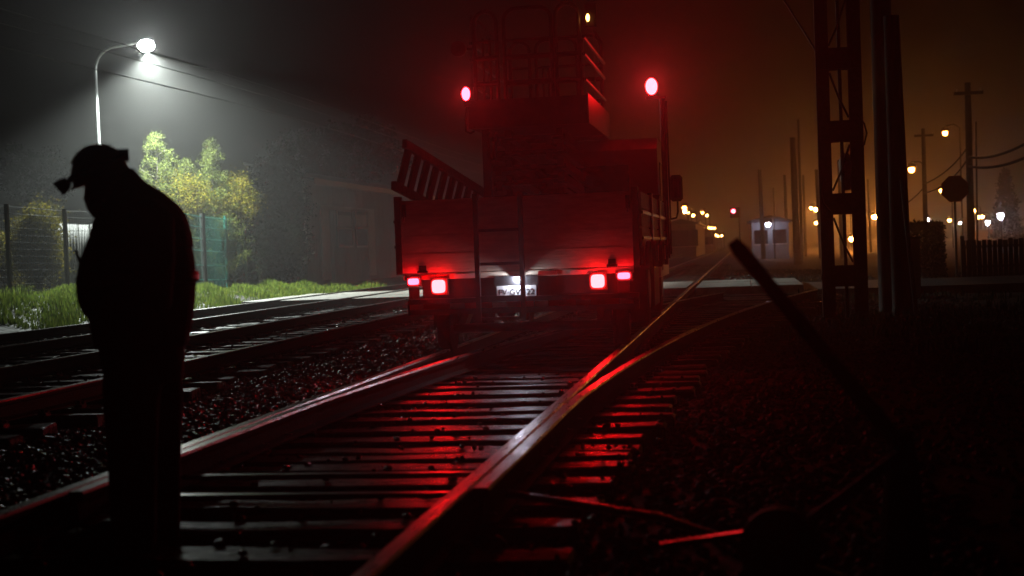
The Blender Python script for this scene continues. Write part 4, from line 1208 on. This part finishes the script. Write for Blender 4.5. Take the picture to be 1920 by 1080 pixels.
# ---- far lamps
def far_lamp(px, py, Yq, r, glow, label, group, material='darkmetal', arm=.9, cat='street lamp', name='street_lamp', sq=1.35):
    c = aty(px, py, Yq); x = c[0] + arm
    g = float(gz(x, Yq))
    root = thing(name, (float(x), Yq, g), label, cat, group)
    pw = max(.05, r * .35)
    MB().tube([(x, Yq + .1, g - .1), (x, Yq + .1, c[2] + .25), (x - arm * .4, Yq + .1, c[2] + .5), (c[0], Yq + .1, c[2] + r * sq + .17)], pw, 6).build('pole', M[material], root)
    hd_ = MB().tube([(c[0], Yq, c[2] + r * .25), (c[0], Yq, c[2] + r * sq + .05), (c[0], Yq, c[2] + r * sq + .16)], [r * 2.0, r * 1.5, r * .6], 10).build('lamp_head', M[material], root)
    MB().ball((c[0], c[1], c[2] - r * .35), (r, r, r * sq * .8), 8, 5).build('lens', glow, hd_)
    return root
GS = 'orange street lamps beyond the crossing'
far_lamp(1772, 248, 92, .15, M['sodium'], 'high bright orange street lamp above the octagonal sign', GS)
far_lamp(1709, 316, 104, .21, M['sodium'], 'big bright orange street lamp right of the near timber poles', GS)
far_lamp(1765, 356, 130, .17, M['sodium'], 'orange street lamp touching the left edge of the octagonal sign', GS)
far_lamp(1530, 391, 150, .20, M['sodium_big'], 'orange street lamp left of the steel mast, in the middle of its cluster', GS)
far_lamp(1596, 447, 125, .16, M['sodium_big'], 'low orange lamp seen between the legs of the steel mast', GS, arm=.3)
far_lamp(1640, 405, 170, .26, M['sodium_big'], 'unseen orange street lamp added behind the near timber poles for the glow', GS)  # out-of-sight lamp added to feed the orange glow near the horizon
SM = 'small far orange lamp among the cluster beside the steel mast'
for px, py in ((1521, 389), (1530, 417), (1539, 384), (1582, 402)): far_lamp(px, py, 190, .2, M['sodium_far'], SM, 'small orange lamps by the mast')
for px, py in ((1780, 412), (1826, 394), (1834, 406), (1842, 405)): far_lamp(px, py, 200, .22, M['sodium_far'], 'small far orange lamp low beyond the octagonal sign', 'small orange lamps beyond the sign')
CL = 'small far orange lamp in the row over the station roofs right of the truck'
for i_, (px, py) in enumerate(((1283, 388), (1284, 395), (1290, 398), (1300, 403), (1317, 398), (1325, 403), (1310, 419), (1317, 426), (1330, 426), (1334, 427), (1339, 427), (1343, 440), (1347, 442), (1353, 441))):
    far_lamp(px, py, 170 + 6 * i_, .23 if i_ < 2 else .17, M['sodium'] if i_ in (0, 4, 8) else M['sodium_far'], CL, 'orange lamps over the station roofs', arm=.4)
far_lamp(1440, 419, 97.5, .17, M['cold'], 'cold white lamp glaring on the wall of the white hut', 'cold lamps', arm=.4)
far_lamp(1876, 402, 120, .24, M['cold'], 'brightest violet-white lamp near the right edge', 'cold lamps', arm=.1, sq=1.9)
far_lamp(1852, 415, 130, .16, M['cold_far'], 'elongated white lamp right of the thin pole', 'cold lamps', arm=.1, sq=2.4)
far_lamp(1739, 411, 140, .16, M['cold_far'], 'violet-white lamp right of the lamp pole above the hedge', 'cold lamps', arm=.1, sq=1.7)
far_lamp(1800, 417, 150, .12, M['cold_far'], 'tiny white lamp right of the sign post', 'cold lamps', arm=.1, sq=1.6)
far_lamp(1545, 406, 160, .16, M['cold_far'], 'white lamp among the orange ones left of the steel mast', 'cold lamps', arm=.2)
c = aty(1375, 396, 130)
sgn = thing('railway_signal', (float(c[0]) + .5, 130.0, -.1), 'far railway signal showing a single red light over the track', 'signal')
MB().tube([(c[0] + .5, 130.2, -.2), (c[0] + .5, 130.2, c[2] + .3)], .08, 8).build('post', M['darkmetal'], sgn)
MB().box((c[0] - .3, 130.02, c[2] - .6), (c[0] + .6, 130.15, c[2] + .35)).build('signal_head', M['black'], sgn)
MB().ball((c[0], 130.0, c[2]), .16, 8, 6).build('lens', M['signal'], sgn)

# ---- far buildings
def building(name, px0, px1, ptop, Yq, depth, material, label, roof_over=.3, windows=0):
    a, b_ = aty(px0, ptop, Yq), aty(px1, ptop, Yq); zt = (a[2] + b_[2]) / 2
    root = thing(name, (float(a[0] + b_[0]) / 2, Yq, -.15), label, 'building')
    MB().box((a[0], Yq, -.2), (b_[0], Yq + depth, zt)).build('wall', M[material], root)
    MB().prism([(a[0] - roof_over, Yq - roof_over, zt + .01), (b_[0] + roof_over, Yq - roof_over, zt + .01), (b_[0] + roof_over, Yq - roof_over, zt + .12), ((a[0] + b_[0]) / 2, Yq - roof_over, zt + .5), (a[0] - roof_over, Yq - roof_over, zt + .12)], (0, depth + 2 * roof_over, 0)).build('roof', M['roof'], root)
    for k in range(windows):
        x = a[0] + (b_[0] - a[0]) * (k + .5) / windows
        w_ = MB().box((x - .45, Yq - .02, .9), (x + .45, Yq - .003, zt - .5)).build('window', M['glass'], root)
        MB().box((x - .5, Yq - .06, .82), (x + .5, Yq - .004, .9)).build('sill', M['trim'], w_)
    return root
building('white_hut', 1409, 1478, 417, 98.5, 8, 'hut', 'small white hut lit by a cold lamp beyond the crossing', windows=2)
building('station_building', 1250, 1304, 421, 128, 30, 'wall_dull', 'long low station building in fog right of the truck mirror', windows=5)
building('station_shelter', 1306, 1334, 436, 165, 24, 'wall_dull', 'smaller far station shelter beyond the long station building', windows=3)
building('warehouse', 1880, 2060, 428, 150, 20, 'wall_dull', 'pale low warehouse under the violet-white lamps at the right edge', windows=8)

# ---- mist filling the whole place
hz_ = MB().box((-262, -22, -1.6), (302, 642, 13.5)).mesh('haze', [])
hm_ = bpy.data.materials.new('mist'); hm_.use_nodes = True
nt = hm_.node_tree; nt.nodes.clear()
out = nt.nodes.new('ShaderNodeOutputMaterial'); pv_ = nt.nodes.new('ShaderNodeVolumePrincipled')
pv_.inputs['Color'].default_value = (.92, .92, .92, 1)
pv_.inputs['Density'].default_value = HAZE_DENSITY
pv_.inputs['Anisotropy'].default_value = 0.85
nt.links.new(pv_.outputs['Volume'], out.inputs['Volume'])
hz_.materials.append(hm_)
kind(link('haze', hz_), 'stuff')
